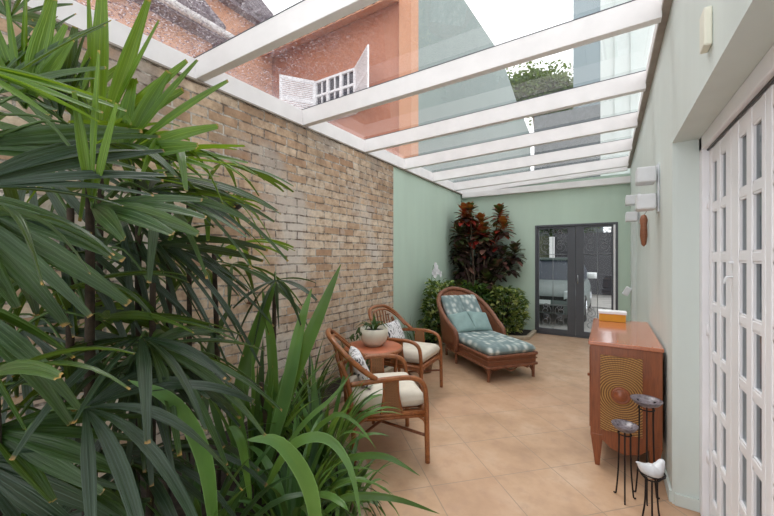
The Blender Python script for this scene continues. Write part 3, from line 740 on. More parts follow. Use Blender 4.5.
# chaise longue (local +x towards the head)
def chaise():
    t = thing('wicker_chaise', 'brown wicker chaise longue with arched back in the far left corner', 'chaise longue')
    W2 = .335
    b = MB()
    b.prism([(0, -W2), (.0, W2), (1.05, W2), (1.25, .24), (1.3, 0), (1.25, -.24), (1.05, -W2)], .17, .285)
    b.build('seat_base', M['wicker'], t, bevel=.012)
    b = MB()
    for z, r in ((.29, .02), (.168, .018), (.235, .009)):
        b.tube([(1.0, -W2-.005, z), (.08, -W2-.005, z), (.03, -W2-.005, z), (.0, -W2+.0, z), (-.006, -W2+.04, z), (-.008, 0, z), (-.006, W2-.04, z), (.0, W2-.0, z), (.03, W2+.005, z), (.08, W2+.005, z), (1.0, W2+.005, z)], r, 8, 5)
    b.build('edge_rail', M['darkcane'], t, True)
    for x in (.03, .78, 1.2):
        for s in (-1, 1):
            y = s*(W2-.02) if x < 1 else s*.24
            b = MB(); b.tube([(x, y, .17), (x, y, .02), (x+.0, y, 0)], [.022, .018, .02], 8)
            if x < .1: 
                b.tube([(x, y, .05), (x, y-s*.05, .12), (x, y-s*.13, .155)], .008, 6); b.tube([(x, y, .05), (x+.05, y, .12), (x+.13, y, .155)], .008, 6)
            b.build('leg', M['darkcane'], t, True)
    b = MB(); b.tube([(.03, -W2+.1, .12), (.03, -.12, .155), (.03, -.05, .12), (.03, 0, .1), (.03, .05, .12), (.03, .12, .155), (.03, W2-.1, .12)], .008, 6); b.build('scroll_stretcher', M['darkcane'], t, True)
    lower = crom([(.74, .36, .27), (.95, .36, .24), (1.15, .32, .22), (1.27, .18, .2), (1.3, 0, .2), (1.27, -.18, .2), (1.15, -.32, .22), (.95, -.36, .24), (.74, -.36, .27)], 5)
    upper = crom([(.72, .375, .46), (.9, .39, .56), (1.14, .385, .72), (1.36, .27, .88), (1.45, 0, .955), (1.36, -.27, .88), (1.14, -.385, .72), (.9, -.39, .56), (.72, -.375, .46)], 5)
    b = MB(); vs = []; fs = []; n = len(lower); K = 5
    for k in range(K):
        q = k/(K-1)
        for p, u in zip(lower, upper): vs.append(p.lerp(u, q))
    for k in range(K-1):
        for i in range(n-1): fs.append((k*n+i, k*n+i+1, (k+1)*n+i+1, (k+1)*n+i))
    b.add(vs, fs); b.build('back_shell', M['wicker'], t, True, solid=.03)
    b = MB(); rim = [Vector((.70, .36, .2)), Vector((.68, .37, .38))]+[upper[i] for i in range(0, n, 4)]+[Vector((.68, -.37, .38)), Vector((.70, -.36, .2))]
    b.tube(rim, .034, 10, 5); b.build('rolled_rim', M['darkcane'], t, True)
    b = MB(); b.pad((.51, 0, .345), (1, 0, 0), (0, 1, 0), (0, 0, 1), .52, .325, .06, 18, 16); b.build('seat_cushion', M['print'], t, True)
    b = MB(); ux = Vector((.42, 0, .5)).normalized(); uz = Vector((-.5, 0, .42)).normalized()
    for k in (-1, 1): b.pad(Vector((1.12, k*.14, .63)), ux, (0, 1, 0), uz, .3, .155, .065, 12, 6)
    b.build('back_cushion', M['print'], t, True)
    return t
cz = chaise(); ang = math.atan2(.64, -.77); cz.location = (-.95, 4.32, 0); cz.rotation_euler = (0, 0, ang)
Mz = Matrix.Translation((-.95, 4.32, 0)) @ Matrix.Rotation(ang, 4, 'Z')
for k, lab in ((1, 'plain teal cushion on the chaise, the left and more upright of the two'), (-1, 'plain teal cushion on the chaise, right of the other and leaning over it')):
    b = MB(); b.M = Mz
    ux = Vector((0, 1, -.12*k)).normalized(); uz = Vector((-.62, 0, .6)).normalized(); uy = uz.cross(ux)
    b.pad((.93, k*.15, .52), ux, uy, uz, .16, .165, .055, 12, 5, pinch=.07)
    o = b.build('throw_cushion', M['tealfab'], None, True, loc=Mz @ Vector((.9, k*.15, .41))); tag(o, lab, 'cushion', 'teal cushions on the chaise')
# basket with cloth
bc = Vector((-2.0, 4.05, 0))
t = thing('wicker_basket', 'small wicker basket with light cloth between the farther armchair and the chaise', 'basket', bc)
b = MB(); b.lathe([(.02, 0), (.11, 0), (.13, .1), (.14, .22), (.13, .22), (.12, .1), (.02, .02)], bc, 24); b.build('basket_body', M['basket'], t, True)
b = MB(); b.pad(bc+Vector((0, 0, .24)), (1, 0, 0), (0, 1, 0), (0, 0, 1), .13, .12, .06, 10, 4); b.build('cloth', M['blackprint'], t, True)

# ---- cabinet
t = thing('cabinet', 'reddish wooden cabinet with radial cane end panel against the right wall', 'cabinet', (.09, 3.4, 0))
x0, x1, y0, y1 = -.105, .298, 2.86, 3.93
b = MB(); b.prism([(x0, .20), (x0+.07, .185), (x0+.12, .14), (x0+.2, .115), (x1-.2, .115), (x1-.12, .14), (x1-.07, .185), (x1, .2), (x1, .835), (x0, .835)], y0, y0+.02, 'y')
b.box(x0, x1, y0+.02, y1, .2, .835); body = b.build('body', M['cab'], t, bevel=.003)
b = MB(); b.prism([(x0-.012, y0-.012), (x1+.006, y0-.012), (x1+.006, y1+.01), (x0-.012, y1+.01)], .836, .862); b.build('cabinet_top', M['cabtop'], t, bevel=.005)
for lx, ly in ((x0, y0), (x1, y0), (x0, y1), (x1, y1)):
    sx = 1 if lx == x0 else -1; sy = 1 if ly == y0 else -1; b = MB()
    a0, a1 = lx+sx*.0, lx+sx*.075; c0, c1 = ly-.002*sy, ly+sy*.045; d0, d1 = lx+sx*.028, lx+sx*.056; e0, e1 = ly+.004*sy, ly+sy*.03
    b.add([(d0, e0, 0), (d1, e0, 0), (d1, e1, 0), (d0, e1, 0), (a0, c0, .22), (a1, c0, .22), (a1, c1, .22), (a0, c1, .22)], [(0, 3, 2, 1), (4, 5, 6, 7), (0, 1, 5, 4), (1, 2, 6, 5), (2, 3, 7, 6), (3, 0, 4, 7)])
    b.build('leg', M['cab'], t, bevel=.003)
pcn = (.072, y0-.006, .515)
b = MB(); b.box(-.045, .192, y0-.008, y0+.001, .26, .775); cpn = b.build('cane_panel', M['radial'], t, loc=pcn)
cpn.location = (pcn[0]-.09, pcn[1]-3.4, pcn[2])
b = MB(); b.M = Matrix.Translation((.072, y0-.007, .515)) @ Matrix.Rotation(PI/2, 4, 'X')
b.lathe([(.058, 0), (.056, .008), (.045, .014), (.043, .01), (.035, .02), (.015, .028), (.002, .03)], (0, 0, 0), 28); b.build('boss', M['boss'], t, True)
b = MB(); b.prism([(-.052, .252), (.2, .252), (.2, .783), (-.052, .783)], y0-.003, y0+.001, 'y'); b.build('panel_frame', M['cab'], t)
for i in range(3):
    ya = y0+.05+i*.335; b = MB(); b.box(x0-.008, x0+.001, ya, ya+.32, .24, .81); dr = b.build('door', M['cab'], t, bevel=.003)
    b = MB(); b.M = Matrix.Translation((x0-.008, ya+.28, .53)) @ Matrix.Rotation(-PI/2, 4, 'Y'); b.lathe([(.006, 0), (.006, .01), (.013, .015), (.01, .024)], (0, 0, 0), 14); b.build('knob', M['boss'], dr, True)
t = thing('storage_box', 'yellow box with a white lid on the far end of the cabinet', 'box', (.035, 3.86, .863))
MB().box(-.07, .135, 3.80, 3.91, .863, .93).build('box_body', M['yellowbox'], t, bevel=.003)
MB().box(-.078, .143, 3.79, 3.92, .931, .955).build('lid', M['white'], t, bevel=.003)
# ---- iron stands
def stand(c, ht, rad, label, bowl=True):
    c = Vector(c); t = thing('candle_stand', label, 'candle stand', c, group='iron candle stands by the cabinet')
    for k in range(3):
        a = k*2*PI/3+.5; d = Vector((math.cos(a), math.sin(a), 0)); b = MB()
        b.tube([c+d*(rad*.95)+Vector((0, 0, .006)), c+d*(rad*.8)+Vector((0, 0, .0065)), c+d*(rad*.72)+Vector((0, 0, .03)), c+d*(rad*.55)+Vector((0, 0, ht*.4)), c+d*(rad*.5)+Vector((0, 0, ht-.04)), c+d*(rad*.72)+Vector((0, 0, ht-.01))], .0045, 7, 5)
        b.build('leg', M['iron'], t, True)
    if bowl:
        b = MB(); b.lathe([(.01, -.035), (.03, -.03), (rad*.8, -.012), (rad, .008), (rad*1.02, .012), (rad*.9, .006), (rad*.6, -.01), (.005, -.016)], c+Vector((0, 0, ht)), 24); b.build('dish', M['stone'], t, True)
        b = MB(); b.tube([c+Vector((rad*.5*math.cos(i*PI/8), rad*.5*math.sin(i*PI/8), ht-.045)) for i in range(16)], .004, 6, 1, closed=True, smooth=False); b.build('ring', M['iron'], t, True)
    return t
stand((.195, 2.62, 0), .585, .08, 'tallest black iron candle stand with a grey dish, right of the shorter one')
stand((.085, 2.55, 0), .435, .068, 'shorter black iron candle stand with a grey dish, left of the tall one')
sb = stand((.2, 2.38, 0), .27, .06, 'low black iron stand holding the white bird', False)
b = MB(); cc = Vector((.2, 2.38, -.035))
b.tube([cc+Vector((.06*math.cos(i*PI/8), .06*math.sin(i*PI/8), .32)) for i in range(16)], .004, 6, 1, closed=True, smooth=False)
b.tube([cc+Vector((.0, 0, .27)), cc+Vector((.03, 0, .28)), cc+Vector((.06, 0, .32))], .004, 6); b.tube([cc+Vector((.0, 0, .27)), cc+Vector((-.03, 0, .28)), cc+Vector((-.06, 0, .32))], .004, 6)
b.build('ring', M['iron'], sb, True)
bd = MB(); q = cc+Vector((0, 0, .33)); f = Vector((.85, .53, 0))
def L(a, z, s=0): return q+f*a+Vector((-f.y, f.x, 0))*s+Vector((0, 0, z))
bd.tube([L(-.085, .045), L(-.072, .04), L(-.05, .02), L(-.015, .0), (L(.022, .0)), L(.045, .028), L(.058, .044), L(.07, .043)], [.003, .008, .022, .038, .036, .022, .018, .004], 14, 5)
br_ = bd.build('bird_ornament', M['whiteceramic'], None, True, loc=cc+Vector((0, 0, .28))); tag(br_, 'white ceramic bird sitting in the lowest iron stand', 'ornament')

# ---- sconces
def sconce():
    t = thing('wall_sconce', '', 'wall lamp', group='white box sconces on the right wall')
    MB().box(-.012, 0, -.05, .05, -.18, .18).build('backplate', M['whiteceramic'], t, bevel=.003, world=False)
    for z in (.1, -.1):
        s = MB().box(-.14, -.02, -.09, .09, z-.057, z+.057).build('lamp_shade', M['whiteceramic'], t, bevel=.012, world=False)
        MB().box(-.03, -.005, -.03, .03, z-.03, z+.03).build('bracket', M['whiteceramic'], s, world=False)
    return t
s = sconce(); s['label'] = 'nearer white two-box wall lamp, above the carved wooden hanging'; s.location = (XR, 3.3, 1.96)
dup(s, (XR, 5.2, 2.035), 0, 'farther white two-box wall lamp near the end of the right wall')
t = MB(); t.lathe([(.005, -.15), (.02, -.13), (.03, -.05), (.026, .05), (.032, .1), (.02, .14), (.005, .15)], (XR-.035, 4.1, 1.70), 14)
o = t.build('wall_hanging', M['chime'], None, True, loc=(XR-.035, 4.1, 1.55)); tag(o, 'slim carved brown wooden hanging on the right wall below the nearer lamp', 'wall ornament')
b = MB(); b.tube([(XR-.035, 4.1, 1.84), (XR-.001, 4.1, 1.9)], .002, 5); b.build('cord', M['rust'], o, True)
o = MB().box(XR-.025, XR, 1.70, 1.775, 2.22, 2.36).build('wall_chime', M['plastic'], None, bevel=.006); tag(o, 'small cream plastic box high on the right wall above the recess', 'wall box')
o = MB().obox((XR-.1, 5.85, .98), (.07, .1, .12), (0, .5, 0)).build('wall_box', M['whiteceramic'], None, bevel=.008); tag(o, 'small slanted white box on the far pale strip of the right wall', 'wall box')

# ---- things on the brick wall
XB = XL+.02
def ring(y, z, label):
    t = thing('pot_ring', label, 'wall bracket', (XB, y, z), group='rusty rings on the brick wall')
    b = MB(); b.tube([(XB+.05+.04*math.cos(i*PI/8), y+.04*math.sin(i*PI/8), z) for i in range(16)], .005, 6, 1, closed=True, smooth=False)
    b.tube([(XB+.05, y, z+.012), (XB+.004, y, z+.015), (XB+.002, y, z+.11)], .004, 6); b.build('ring', M['rust'], t, True)
    b = MB(); b.lathe([(.02, -.012), (.028, 0), (.02, .012)], (XB+.045, y, z), 10); b.build('cup', M['rust'], t, True)
ring(1.9, 1.55, 'small rusty pot ring on the brick wall, the upper of two')
ring(1.93, 1.06, 'small rusty pot ring on the brick wall, the lower of two')
t = thing('wall_planter', 'long dark basket with small plants hung on the brick wall', 'planter', (XB+.06, 1.75, 1.8))
b = MB(); b.tube([(XB+.07, 1.5, 1.93), (XB+.08, 1.6, 1.88), (XB+.08, 1.72, 1.86), (XB+.06, 1.84, 1.9)], [.02, .055, .055, .015], 12); b.build('basket', M['iron'], t, True)
b = MB()
for k in range(60):
    p = Vector((XB+.08+rnd.uniform(-.05, .05), rnd.uniform(1.5, 1.84), 1.9+rnd.uniform(-.03, .05))); d = Vector((rnd.uniform(-.2, .8), rnd.uniform(-.6, .6), rnd.uniform(-.3, .7)))*.09
    b.blade([p, p+d*.6, p+d], .014, (0, 0, 1), lambda k: (.3, 1, .1)[round(k*2)])
b.build('foliage', M['fern'], t, True)

# ================================================================== PLANTS
def leaflet_w(k): return (.22+.78*min(1, k/.42)) if k < .6 else max(.2, 1-(k-.6)*1.6)
def frond(t, hub, tip, zn, n=9, spread=150, w=.019, droop=.12, mat='palm_mid', rr=None, root=None, lens=None, cane=True):
    """fan leaf: hub and middle tip in world space, zn = face normal"""
    hub = Vector(hub); ax = Vector(tip)-hub; L = ax.length; ax.normalize()
    zn = Vector(zn); zn = (zn-ax*zn.dot(ax)).normalized(); sd = zn.cross(ax)
    b = MB()
    for i in range(n):
        q = (i/(n-1)*2-1) if n > 1 else 0
        a = R(spread/2)*q+rr.uniform(-.05, .05)
        d = ax*math.cos(a)+sd*math.sin(a)+zn*rr.uniform(-.07, .07)
        l = L*(1-.28*abs(q)**2)*rr.uniform(.9, 1.06); dr = droop*rr.uniform(.5, 1.6)
        P = []
        for k in range(10):
            u = k/9; P.append(hub+d*(l*u)+Vector((0, 0, -1))*(dr*l*u*u*(1+u)))
        ww = w*rr.uniform(.75, 1.2)
        b.blade(P, ww, zn+Vector((rr.uniform(-.7, .7), rr.uniform(-.7, .7), rr.uniform(-.5, .5))), leaflet_w, .45, .16)
    fr = b.build('frond', M[mat], t, True)
    if root is not None:
        r0 = Vector(root); m = (r0+hub)/2+Vector((0, 0, .08)); bb = MB(); bb.tube([r0, m, hub, hub+ax*.015], [.006, .0045, .004, .005], 6, 5); bb.build('petiole', M['petiole'], fr, True)
    return fr
UP = Vector((0, 0, 1)); VIEW = Vector((CS, -CC, 0))
def cane_palm(base, label, tops, seed):
    t = thing('lady_palm', label, 'palm', base, group=None); rr = random.Random(seed); r = []
    for (dx, dy, hz) in tops:
        b = MB(); p0 = Vector(base)+Vector((dx, dy, 0)); p1 = p0+Vector((rr.uniform(-.06, .06), rr.uniform(-.06, .06), hz))
        b.tube([p0, (p0+p1)/2+Vector((.02, 0, 0)), p1], [.017, .015, .012], 8, 6); b.build('stem', M['palmstem'], t, True); r.append((p0, p1))
    return t, r, rr
def fill_fronds(t, stems, rr, per, L=.42, mats=('palm_mid', 'palm_dark'), z0=.35, ok=None, wmul=1):
    for p0, p1 in stems:
        for k in range(per):
            q = z0+(1-z0)*(k+rr.random())/per; r0 = p0.lerp(p1, q); a = k*2.4+rr.uniform(-.5, .5)
            out = Vector((math.cos(a), math.sin(a), rr.uniform(.2, .9))); hub = r0+out.normalized()*rr.uniform(.2, .36)
            if ok and not ok(hub): continue
            zc = -CS*hub.x+CC*hub.y; xc = CC*hub.x+CS*hub.y; hx = 387+CF*xc/max(zc, .1); hy = 259-CF*(hub.z-CH)/max(zc, .1)
            if hx > 175 and hy > 285: continue   # keep the strappy bed clear of palm fans
            if 95 < hx < 215 and 225 < hy < 320 and k % 2: continue
            ax = Vector((math.cos(a), math.sin(a), rr.uniform(-.5, .5))).normalized()
            tip = hub+ax*L*rr.uniform(.8, 1.15)
            if (tip-Vector((0, 0, CH))).length < .62: continue
            frond(t, hub, tip, UP+Vector((rr.uniform(-.5, .5), rr.uniform(-.5, .5), 0)), rr.choice((7, 8, 9)), rr.uniform(110, 170), .017*wmul, rr.uniform(.1, .3), rr.choice(mats), rr, r0)
OK = lambda h: (h.x < -.78 and h.x > -2.5 and (h.y < 1.5 or h.x < -1.5))
# back palm against the wall, bright top
t1, st1, r1 = cane_palm((-1.95, .95, .04), 'tall lady palm with bright green fans, nearest the brick wall', [(0, 0, 2.05), (.12, -.2, 1.75), (-.18, .2, 1.8), (.1, .22, 1.45), (-.2, -.25, 2.1)], 11)
fill_fronds(t1, st1, r1, 7, .44, ('palm_hi', 'palm_mid', 'palm_mid'), .3, OK)
t2, st2, r2 = cane_palm((-1.45, .45, .04), 'large dark lady palm with broad drooping fans at the left edge', [(0, 0, 1.75), (-.2, -.15, 1.95), (.1, -.2, 1.4), (-.15, .25, 1.3), (-.35, .05, 1.6)], 12)
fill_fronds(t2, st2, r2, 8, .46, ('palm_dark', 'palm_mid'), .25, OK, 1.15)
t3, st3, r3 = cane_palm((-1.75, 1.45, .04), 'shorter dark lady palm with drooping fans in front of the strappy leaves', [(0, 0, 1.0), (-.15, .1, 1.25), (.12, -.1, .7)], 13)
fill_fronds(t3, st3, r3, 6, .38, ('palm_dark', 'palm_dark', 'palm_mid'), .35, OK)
def H(t, st, hub, zh, tip, zt, nor, n, spread, w, droop, mat, rr=r1):
    h = at(hub[0], hub[1], zh); tp = at(tip[0], tip[1], zt); h.x = max(h.x, -2.5); h.z = min(h.z, 2.7)
    # attach to the nearest stem
    best = min(((p0.lerp(p1, q)-h).length, i, q) for i, (p0, p1) in enumerate(st) for q in (.5, .65, .8, .95)); p0, p1 = st[best[1]]
    frond(t, h, tp, nor, n, spread, w, droop, M and mat, rr, p0.lerp(p1, best[2]))
V = VIEW
# --- hero fronds read from the photograph
H(t2, st2, (25, 110), 1.35, (30, -10), 1.3, V+UP*.2, 8, 70, .028, .0, 'palm_hi')
H(t2, st2, (60, 120), 1.5, (62, 20), 1.45, V+UP*.2, 7, 60, .024, .0, 'palm_mid')
H(t1, st1, (70, 150), 1.7, (10, 60), 1.7, V+UP*.4, 9, 150, .022, .05, 'palm_mid')
H(t1, st1, (75, 110), 1.75, (90, 30), 1.75, V+UP*.4, 9, 150, .024, .03, 'palm_hi')
H(t1, st1, (20, 60), 1.9, (70, 100), 1.9, V+UP*.4, 9, 160, .024, .1, 'palm_dark')
H(t2, st2, (-60, 150), 1.05, (150, 128), 1.35, V+UP*.5, 7, 34, .017, .05, 'palm_mid')
H(t1, st1, (120, 180), 1.7, (215, 175), 1.7, V*.5+UP, 8, 70, .018, .1, 'palm_hi')
H(t1, st1, (100, 140), 1.55, (112, -25), 1.45, V+UP*.2, 9, 105, .031, .0, 'palm_hi')
H(t1, st1, (120, 160), 1.45, (215, 66), 1.45, V+UP*.3, 6, 80, .033, .03, 'palm_hi')
H(t1, st1, (128, 158), 1.5, (245, 150), 1.5, V*.6+UP, 7, 62, .018, .05, 'palm_hi')
H(t1, st1, (140, 178), 1.75, (292, 196), 1.8, V*.5+UP, 9, 60, .015, .14, 'palm_mid')
H(t1, st1, (-45, 62), .95, (125, 112), 1.1, V*.8+UP, 6, 42, .018, .03, 'palm_hi')
H(t2, st2, (-40, 190), .95, (165, 148), 1.25, V+UP*.5, 8, 50, .018, .06, 'palm_dark')
H(t2, st2, (-20, 100), 1.3, (110, 10), 1.3, V+UP*.5, 8, 90, .018, .05, 'palm_mid')
H(t2, st2, (92, 208), 1.15, (205, 205), 1.1, V*.7+UP, 6, 60, .024, .06, 'palm_mid')
H(t2, st2, (92, 208), 1.14, (100, 50), 1.02, V+UP*.1, 3, 26, .017, .0, 'palm_hi')
H(t2, st2, (-70, 190), .85, (118, 290), 1.0, V+UP*.6, 6, 48, .026, .06, 'palm_mid')
H(t2, st2, (-60, 290), .8, (70, 400), .95, V+UP*.6, 5, 50, .026, .1, 'palm_mid')
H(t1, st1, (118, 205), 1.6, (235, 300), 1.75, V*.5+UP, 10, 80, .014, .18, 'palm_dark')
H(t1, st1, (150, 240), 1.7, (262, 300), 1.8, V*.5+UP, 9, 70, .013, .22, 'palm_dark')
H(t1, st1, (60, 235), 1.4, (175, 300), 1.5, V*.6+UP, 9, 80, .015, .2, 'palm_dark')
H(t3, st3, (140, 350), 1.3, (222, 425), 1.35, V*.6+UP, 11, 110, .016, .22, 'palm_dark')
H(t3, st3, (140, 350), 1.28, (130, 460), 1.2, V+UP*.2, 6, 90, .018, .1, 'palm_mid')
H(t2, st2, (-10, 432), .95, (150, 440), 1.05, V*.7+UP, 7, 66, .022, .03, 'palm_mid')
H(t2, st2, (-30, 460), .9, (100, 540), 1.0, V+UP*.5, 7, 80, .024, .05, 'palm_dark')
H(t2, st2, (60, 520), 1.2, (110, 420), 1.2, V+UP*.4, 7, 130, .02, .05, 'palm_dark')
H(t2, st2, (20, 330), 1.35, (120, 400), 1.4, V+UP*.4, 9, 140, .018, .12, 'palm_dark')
H(t1, st1, (10, 20), 1.5, (40, -60), 1.5, V+UP*.4, 9, 150, .022, .05, 'palm_mid')
H(t1, st1, (30, 165), 1.6, (120, 225), 1.6, V+UP*.4, 9, 150, .017, .12, 'palm_dark')

def strap_w(k): return .45+.55*min(1, k/.3) if k < .45 else max(.03, 1-((k-.45)/.55)**1.6)
def strap_clump(base, label, n, Lr, w, seed, lean=(.25, 1.0), mats=('strap', 'strap_dark'), heroes=(), name='strap_leaf_plant', rad=.1):
    t = thing(name, label, 'plant', base); rr = random.Random(seed); bx = Vector(base); b = MB()
    for k in range(n):
        a = rr.uniform(0, 2*PI); L = rr.uniform(*Lr); ln = rr.uniform(*lean); d = Vector((math.cos(a), math.sin(a), 0))
        p0 = bx+d*rr.uniform(0, rad); P = []
        for i in range(12):
            u = i/11; th = ln*(u**1.2)*1.5
            P.append(p0+d*(L*(.12*u+math.sin(th)*.55*u))+UP*(L*(u*math.cos(th*.85))))
        b.blade(P, w*rr.uniform(.6, 1.15), UP*.4-d, strap_w, .25, mi=rr.randrange(len(mats)), twist=rr.uniform(-.6, .6))
    for pts, ww, mi in heroes:
        P = crom([at(*p) for p in pts], 5)
        b.blade(P, ww, V+UP*.35, strap_w, .22, mi=mi)
    b.build('foliage', [M[m] for m in mats], t, True); return t
SM = ('strap', 'strap_dark', 'strap_lite')
strap_clump((-1.5, 1.62, .04), 'clump of broad strappy leaves with one tall spear leaf, before the nearer armchair', 46, (.55, .85), .024, 21, (.15, .9), SM,
    [([(268, 470, 1.95), (285, 400, 1.92), (318, 320, 1.9), (341, 266, 1.9)], .042, 0), ([(262, 480, 1.9), (285, 400, 1.88), (300, 330, 1.9), (312, 290, 1.92)], .035, 2), ([(262, 500, 1.75), (290, 450, 1.5), (325, 440, 1.45), (350, 470, 1.4), (362, 530, 1.35)], .02, 2),
     ([(310, 500, 1.8), (329, 469, 1.75), (355, 459, 1.7), (383, 458, 1.65), (403, 467, 1.62), (420, 478, 1.6)], .016, 0), ([(300, 500, 1.9), (312, 440, 1.85), (330, 420, 1.8), (343, 417, 1.78), (360, 429, 1.75), (377, 452, 1.72)], .012, 2),
     ([(320, 520, 1.6), (345, 500, 1.55), (392, 500, 1.5), (440, 516, 1.5)], .016, 0), ([(255, 500, 1.8), (300, 430, 1.75), (332, 400, 1.75), (352, 374, 1.8)], .012, 2)])
strap_clump((-1.75, 1.35, .04), 'upright clump of broad strappy leaves against the brick wall, behind the low palm', 26, (.7, 1.05), .03, 22, (.05, .55), SM,
    [([(235, 470, 2.0), (242, 390, 2.0), (262, 320, 2.0), (276, 284, 2.0)], .045, 0), ([(205, 420, 2.1), (212, 350, 2.1), (232, 306, 2.1)], .03, 1), ([(275, 430, 2.1), (272, 350, 2.1), (262, 290, 2.1)], .03, 2), ([(232, 470, 1.9), (212, 400, 1.9), (200, 340, 1.9)], .02, 0)])
strap_clump((-1.3, 1.2, .04), 'low clump of arching strappy leaves at the bottom edge', 46, (.45, .75), .022, 23, (.3, 1.1), SM,
    [([(215, 540, 1.2), (205, 460, 1.15), (175, 405, 1.1), (128, 382, 1.05)], .028, 2), ([(320, 560, 1.3), (310, 490, 1.25), (280, 445, 1.22), (246, 442, 1.2)], .028, 2), ([(250, 500, 1.5), (243, 450, 1.4), (235, 432, 1.4), (228, 430, 1.4)], .018, 2)])
strap_clump((-1.86, 1.78, .04), 'bushy clump of narrow strappy leaves left of the nearer armchair', 60, (.35, .6), .013, 24, (.3, 1.1), SM)
strap_clump((-2.25, 2.3, .04), 'narrow-leaved clump at the foot of the brick wall behind the side table', 60, (.4, .72), .012, 25, (.3, 1.1), ('strap_dark', 'strap'))
strap_clump((-1.4, .8, .04), 'dark strappy clump under the drooping palm fans', 40, (.5, .8), .024, 26, (.3, 1.0), ('strap_dark', 'strap'))
strap_clump((-2.42, 3.3, .04), 'thin grassy plant at the wall behind the farther armchair', 40, (.35, .6), .01, 27, (.3, 1.1), ('strap_dark', 'strap'))
strap_clump((-2.42, 4.75, .04), 'thin drooping grassy plant against the green wall', 36, (.4, .75), .008, 28, (.4, 1.2), ('strap_dark', 'strap'))
strap_clump((-1.22, 1.5, .04), 'low spreading clump of narrow leaves spilling over the kerb onto the tiles', 60, (.3, .5), .014, 29, (.5, 1.2), SM)
# lower ground cover through the bed
def shrub(base, label, rx, ry, h, n, leaf, seed, mats, name='shrub', wts=None):
    t = thing(name, label, 'shrub', base); rr = random.Random(seed); bx = Vector(base); b = MB(); s = MB()
    for k in range(14):
        a = rr.uniform(0, 2*PI); q = rr.uniform(.3, .85); s.tube([bx, bx+Vector((math.cos(a)*rx*q*.4, math.sin(a)*ry*q*.4, h*.5)), bx+Vector((math.cos(a)*rx*q, math.sin(a)*ry*q, h*rr.uniform(.7, .95)))], [.008, .006, .003], 5)
    for k in range(n):
        a = rr.uniform(0, 2*PI); q = rr.random()**.45; z = rr.random()
        prof = math.sin(PI*min(1, .15+.75*z))**.6
        p = bx+Vector((math.cos(a)*rx*q*prof, math.sin(a)*ry*q*prof, h*(.1+.9*z)+rr.uniform(-.04, .04)))
        d = (Vector((math.cos(a), math.sin(a), rr.uniform(-.3, .8)))+Vector((rr.uniform(-.5, .5), rr.uniform(-.5, .5), 0))).normalized()
        l = leaf*rr.uniform(.6, 1.2)
        b.blade([p, p+d*l*.5+UP*l*.08, p+d*l-UP*l*.1], l*.26, UP+Vector((rr.uniform(-.5, .5), rr.uniform(-.5, .5), 0)), lambda k: (.12, 1, .1)[round(k*2)], .3, mi=rr.choices(range(len(mats)), wts)[0])
    s.build('stem', M['bark'], t, True); b.build('foliage', [M[m] for m in mats], t, True); return t
shrub((-2.32, 5.35, .04), 'leafy green shrub in the bed between the green wall and the chaise', .27, .4, .98, 1100, .11, 31, ('fern', 'varieg', 'strap_dark'), wts=(5, 4, 2))
shrub((-1.62, 6.6, .04), 'bushy variegated shrub in the corner bed right of the chaise', .42, .3, .82, 1500, .11, 32, ('fern', 'varieg', 'strap_dark'), wts=(4, 7, 2))
shrub((-2.1, 6.3, .04), 'low green shrub behind the arched back of the chaise', .35, .3, .9, 800, .11, 33, ('fern', 'strap_dark'))
# croton
t = thing('croton', 'tall croton with crimson top and dark purple leaves in the far corner', 'shrub', (-2.15, 6.7, .04)); rr = random.Random(41)
bx = Vector((-2.15, 6.72, .04)); b = MB(); lf = MB()
def corner(px, py): # corner depth of about 6.9 m
    return at(px, py, 6.95)
tips = []
EXTRA = [(463, 244, 0), (474, 222, .6), (489, 240, .3), (496, 248, .1), (481, 256, 0), (468, 264, 0), (475, 270, 0), (484, 272, 0), (492, 264, 0), (460, 230, .2), (480, 232, .5)]
for (px, py, red) in [(470, 213, 1), (479, 211, 1), (497, 212, .9), (461, 222, .7), (486, 222, .9), (491, 231, 1), (506, 226, .8), (500, 238, .7), (470, 232, .3), (458, 238, 0), (466, 246, 0), (478, 240, .25), (484, 248, .2), (456, 250, 0), (472, 256, 0), (490, 254, .1), (482, 264, 0), (462, 264, 0), (505, 254, 0), (516, 250, .05), (512, 262, 0), (500, 266, 0), (470, 274, 0), (488, 276, 0), (478, 284, 0), (494, 288, 0), (466, 286, 0), (474, 296, 0)]+EXTRA:
    p = corner(px, py)+Vector((rr.uniform(-.1, .1), rr.uniform(-.35, .02), 0)); p.x = max(p.x, -2.42); p.y = min(p.y, 6.98)
    tips.append((p, red)); m = bx.lerp(p, .5)+Vector((rr.uniform(-.1, .1), rr.uniform(-.1, .0), .1)); b.tube([bx, m, p], [.022, .014, .007], 7)
    for k in range(40):
        a = k*2.4; q = k/40; L = rr.uniform(.16, .25)
        el = 1.1-1.5*q; d = Vector((math.cos(a)*math.cos(el), math.sin(a)*math.cos(el), math.sin(el)))
        p0 = p-UP*(.24*q)
        P = [p0+d*L*u-UP*(L*.25*u*u) for u in (0, .3, .6, .85, 1)]
        if rr.random() < red*(1-.55*q): mi = 0
        else: mi = rr.choices((1, 2, 3), (6, 1.2 if py > 230 else 1, 2.5))[0]
        lf.blade(P, L*.25, UP+d*-.3, lambda k: (.15, .8, 1, .6, .05)[round(k*4)], .25, mi=mi)
b.build('stem', M['bark'], t, True); lf.build('foliage', [M['cr_red'], M['cr_dark'], M['cr_pink'], M['cr_green']], t, True)
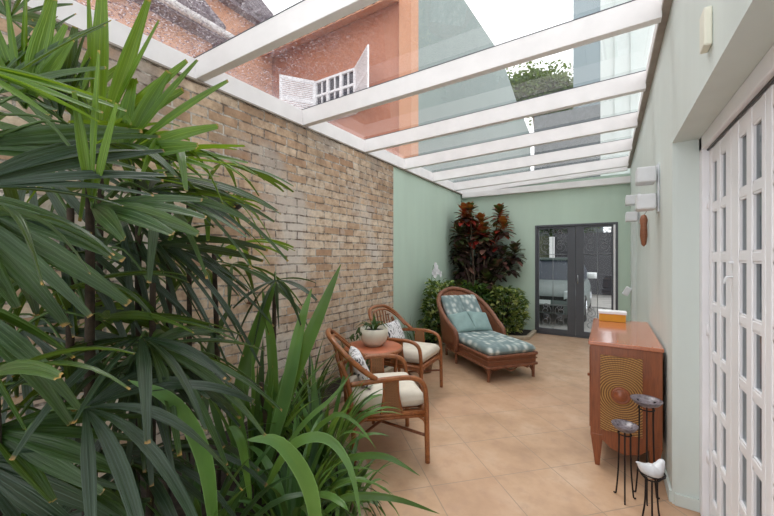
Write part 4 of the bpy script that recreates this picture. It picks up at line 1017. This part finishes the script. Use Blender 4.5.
# orchid
t = thing('orchid', 'white orchid blooms on a thin stem against the green wall, above the shrub', 'flower', (-2.45, 5.3, .04))
b = MB(); b.tube([(-2.45, 5.3, .04), (-2.47, 5.28, .7), (-2.44, 5.3, 1.2), (-2.42, 5.3, 1.32)], .004, 6); b.build('stem', M['petiole'], t, True)
b = MB(); rr = random.Random(5)
for (dx, dy, z) in [(0, 0, 1.32), (.03, 0, 1.27), (-.03, .06, 1.24), (.04, -.02, 1.21), (.02, .08, 1.2), (-.02, -.04, 1.2), (.05, .1, 1.17), (0, .02, 1.16), (.02, -.07, 1.16)]:
    c = Vector((-2.40+dx, 5.3+dy, z))
    for k in range(5):
        a = k*2*PI/5+rr.random(); d = Vector((.25, math.cos(a), math.sin(a))); d.normalize()
        b.blade([c, c+d*.03, c+d*.055], .024, (1, -.3, .1), lambda k: (.3, 1, .4)[round(k*2)], .2)
b.build('bloom', M['petal'], t, True)

# ================================================================== LIGHT + CAMERA
w = bpy.data.worlds.new('overcast'); bpy.context.scene.world = w; w.use_nodes = True
nt = w.node_tree; nt.nodes.clear()
tc_ = nt.nodes.new('ShaderNodeTexCoord'); nz = nt.nodes.new('ShaderNodeTexNoise'); nz.inputs['Scale'].default_value = 2.2; nz.inputs['Detail'].default_value = 5
nt.links.new(tc_.outputs['Generated'], nz.inputs['Vector'])
cr = nt.nodes.new('ShaderNodeValToRGB'); cr.color_ramp.elements[0].position = .35; cr.color_ramp.elements[0].color = (.88, .92, .96, 1); cr.color_ramp.elements[1].position = .6; cr.color_ramp.elements[1].color = (1, 1, 1, 1)
nt.links.new(nz.outputs[0], cr.inputs[0])
bg = nt.nodes.new('ShaderNodeBackground'); bg.inputs['Strength'].default_value = 1.2; nt.links.new(cr.outputs[0], bg.inputs[0])
ow = nt.nodes.new('ShaderNodeOutputWorld'); nt.links.new(bg.outputs[0], ow.inputs[0])
sl = bpy.data.lights.new('sun', 'SUN'); sl.energy = .8; sl.angle = R(14); sl.color = (1, .97, .93)
so = bpy.data.objects.new('sun', sl); C.objects.link(so); so.location = (-2, 3, 12)
so.rotation_euler = Vector((.35, -.25, -1)).to_track_quat('-Z', 'Y').to_euler()
cd = bpy.data.cameras.new('camera'); co_ = bpy.data.objects.new('camera', cd); C.objects.link(co_)
cd.sensor_width = 36; cd.lens = CF/774*36; cd.clip_start = .05; cd.clip_end = 200
yaw = math.atan2(CS, CC); co_.location = (0, 0, CH); co_.rotation_euler = (PI/2, 0, yaw); cd.shift_y = (258-259)/774*-1*-1
bpy.context.scene.camera = co_
sc = bpy.context.scene
sc.view_settings.view_transform = 'Standard'; sc.view_settings.look = 'None'; sc.view_settings.gamma = 1; sc.view_settings.use_curve_mapping = False
sc.view_settings.exposure = .95
sc.cycles.max_bounces = 10; sc.cycles.transparent_max_bounces = 16; sc.cycles.use_denoising = True
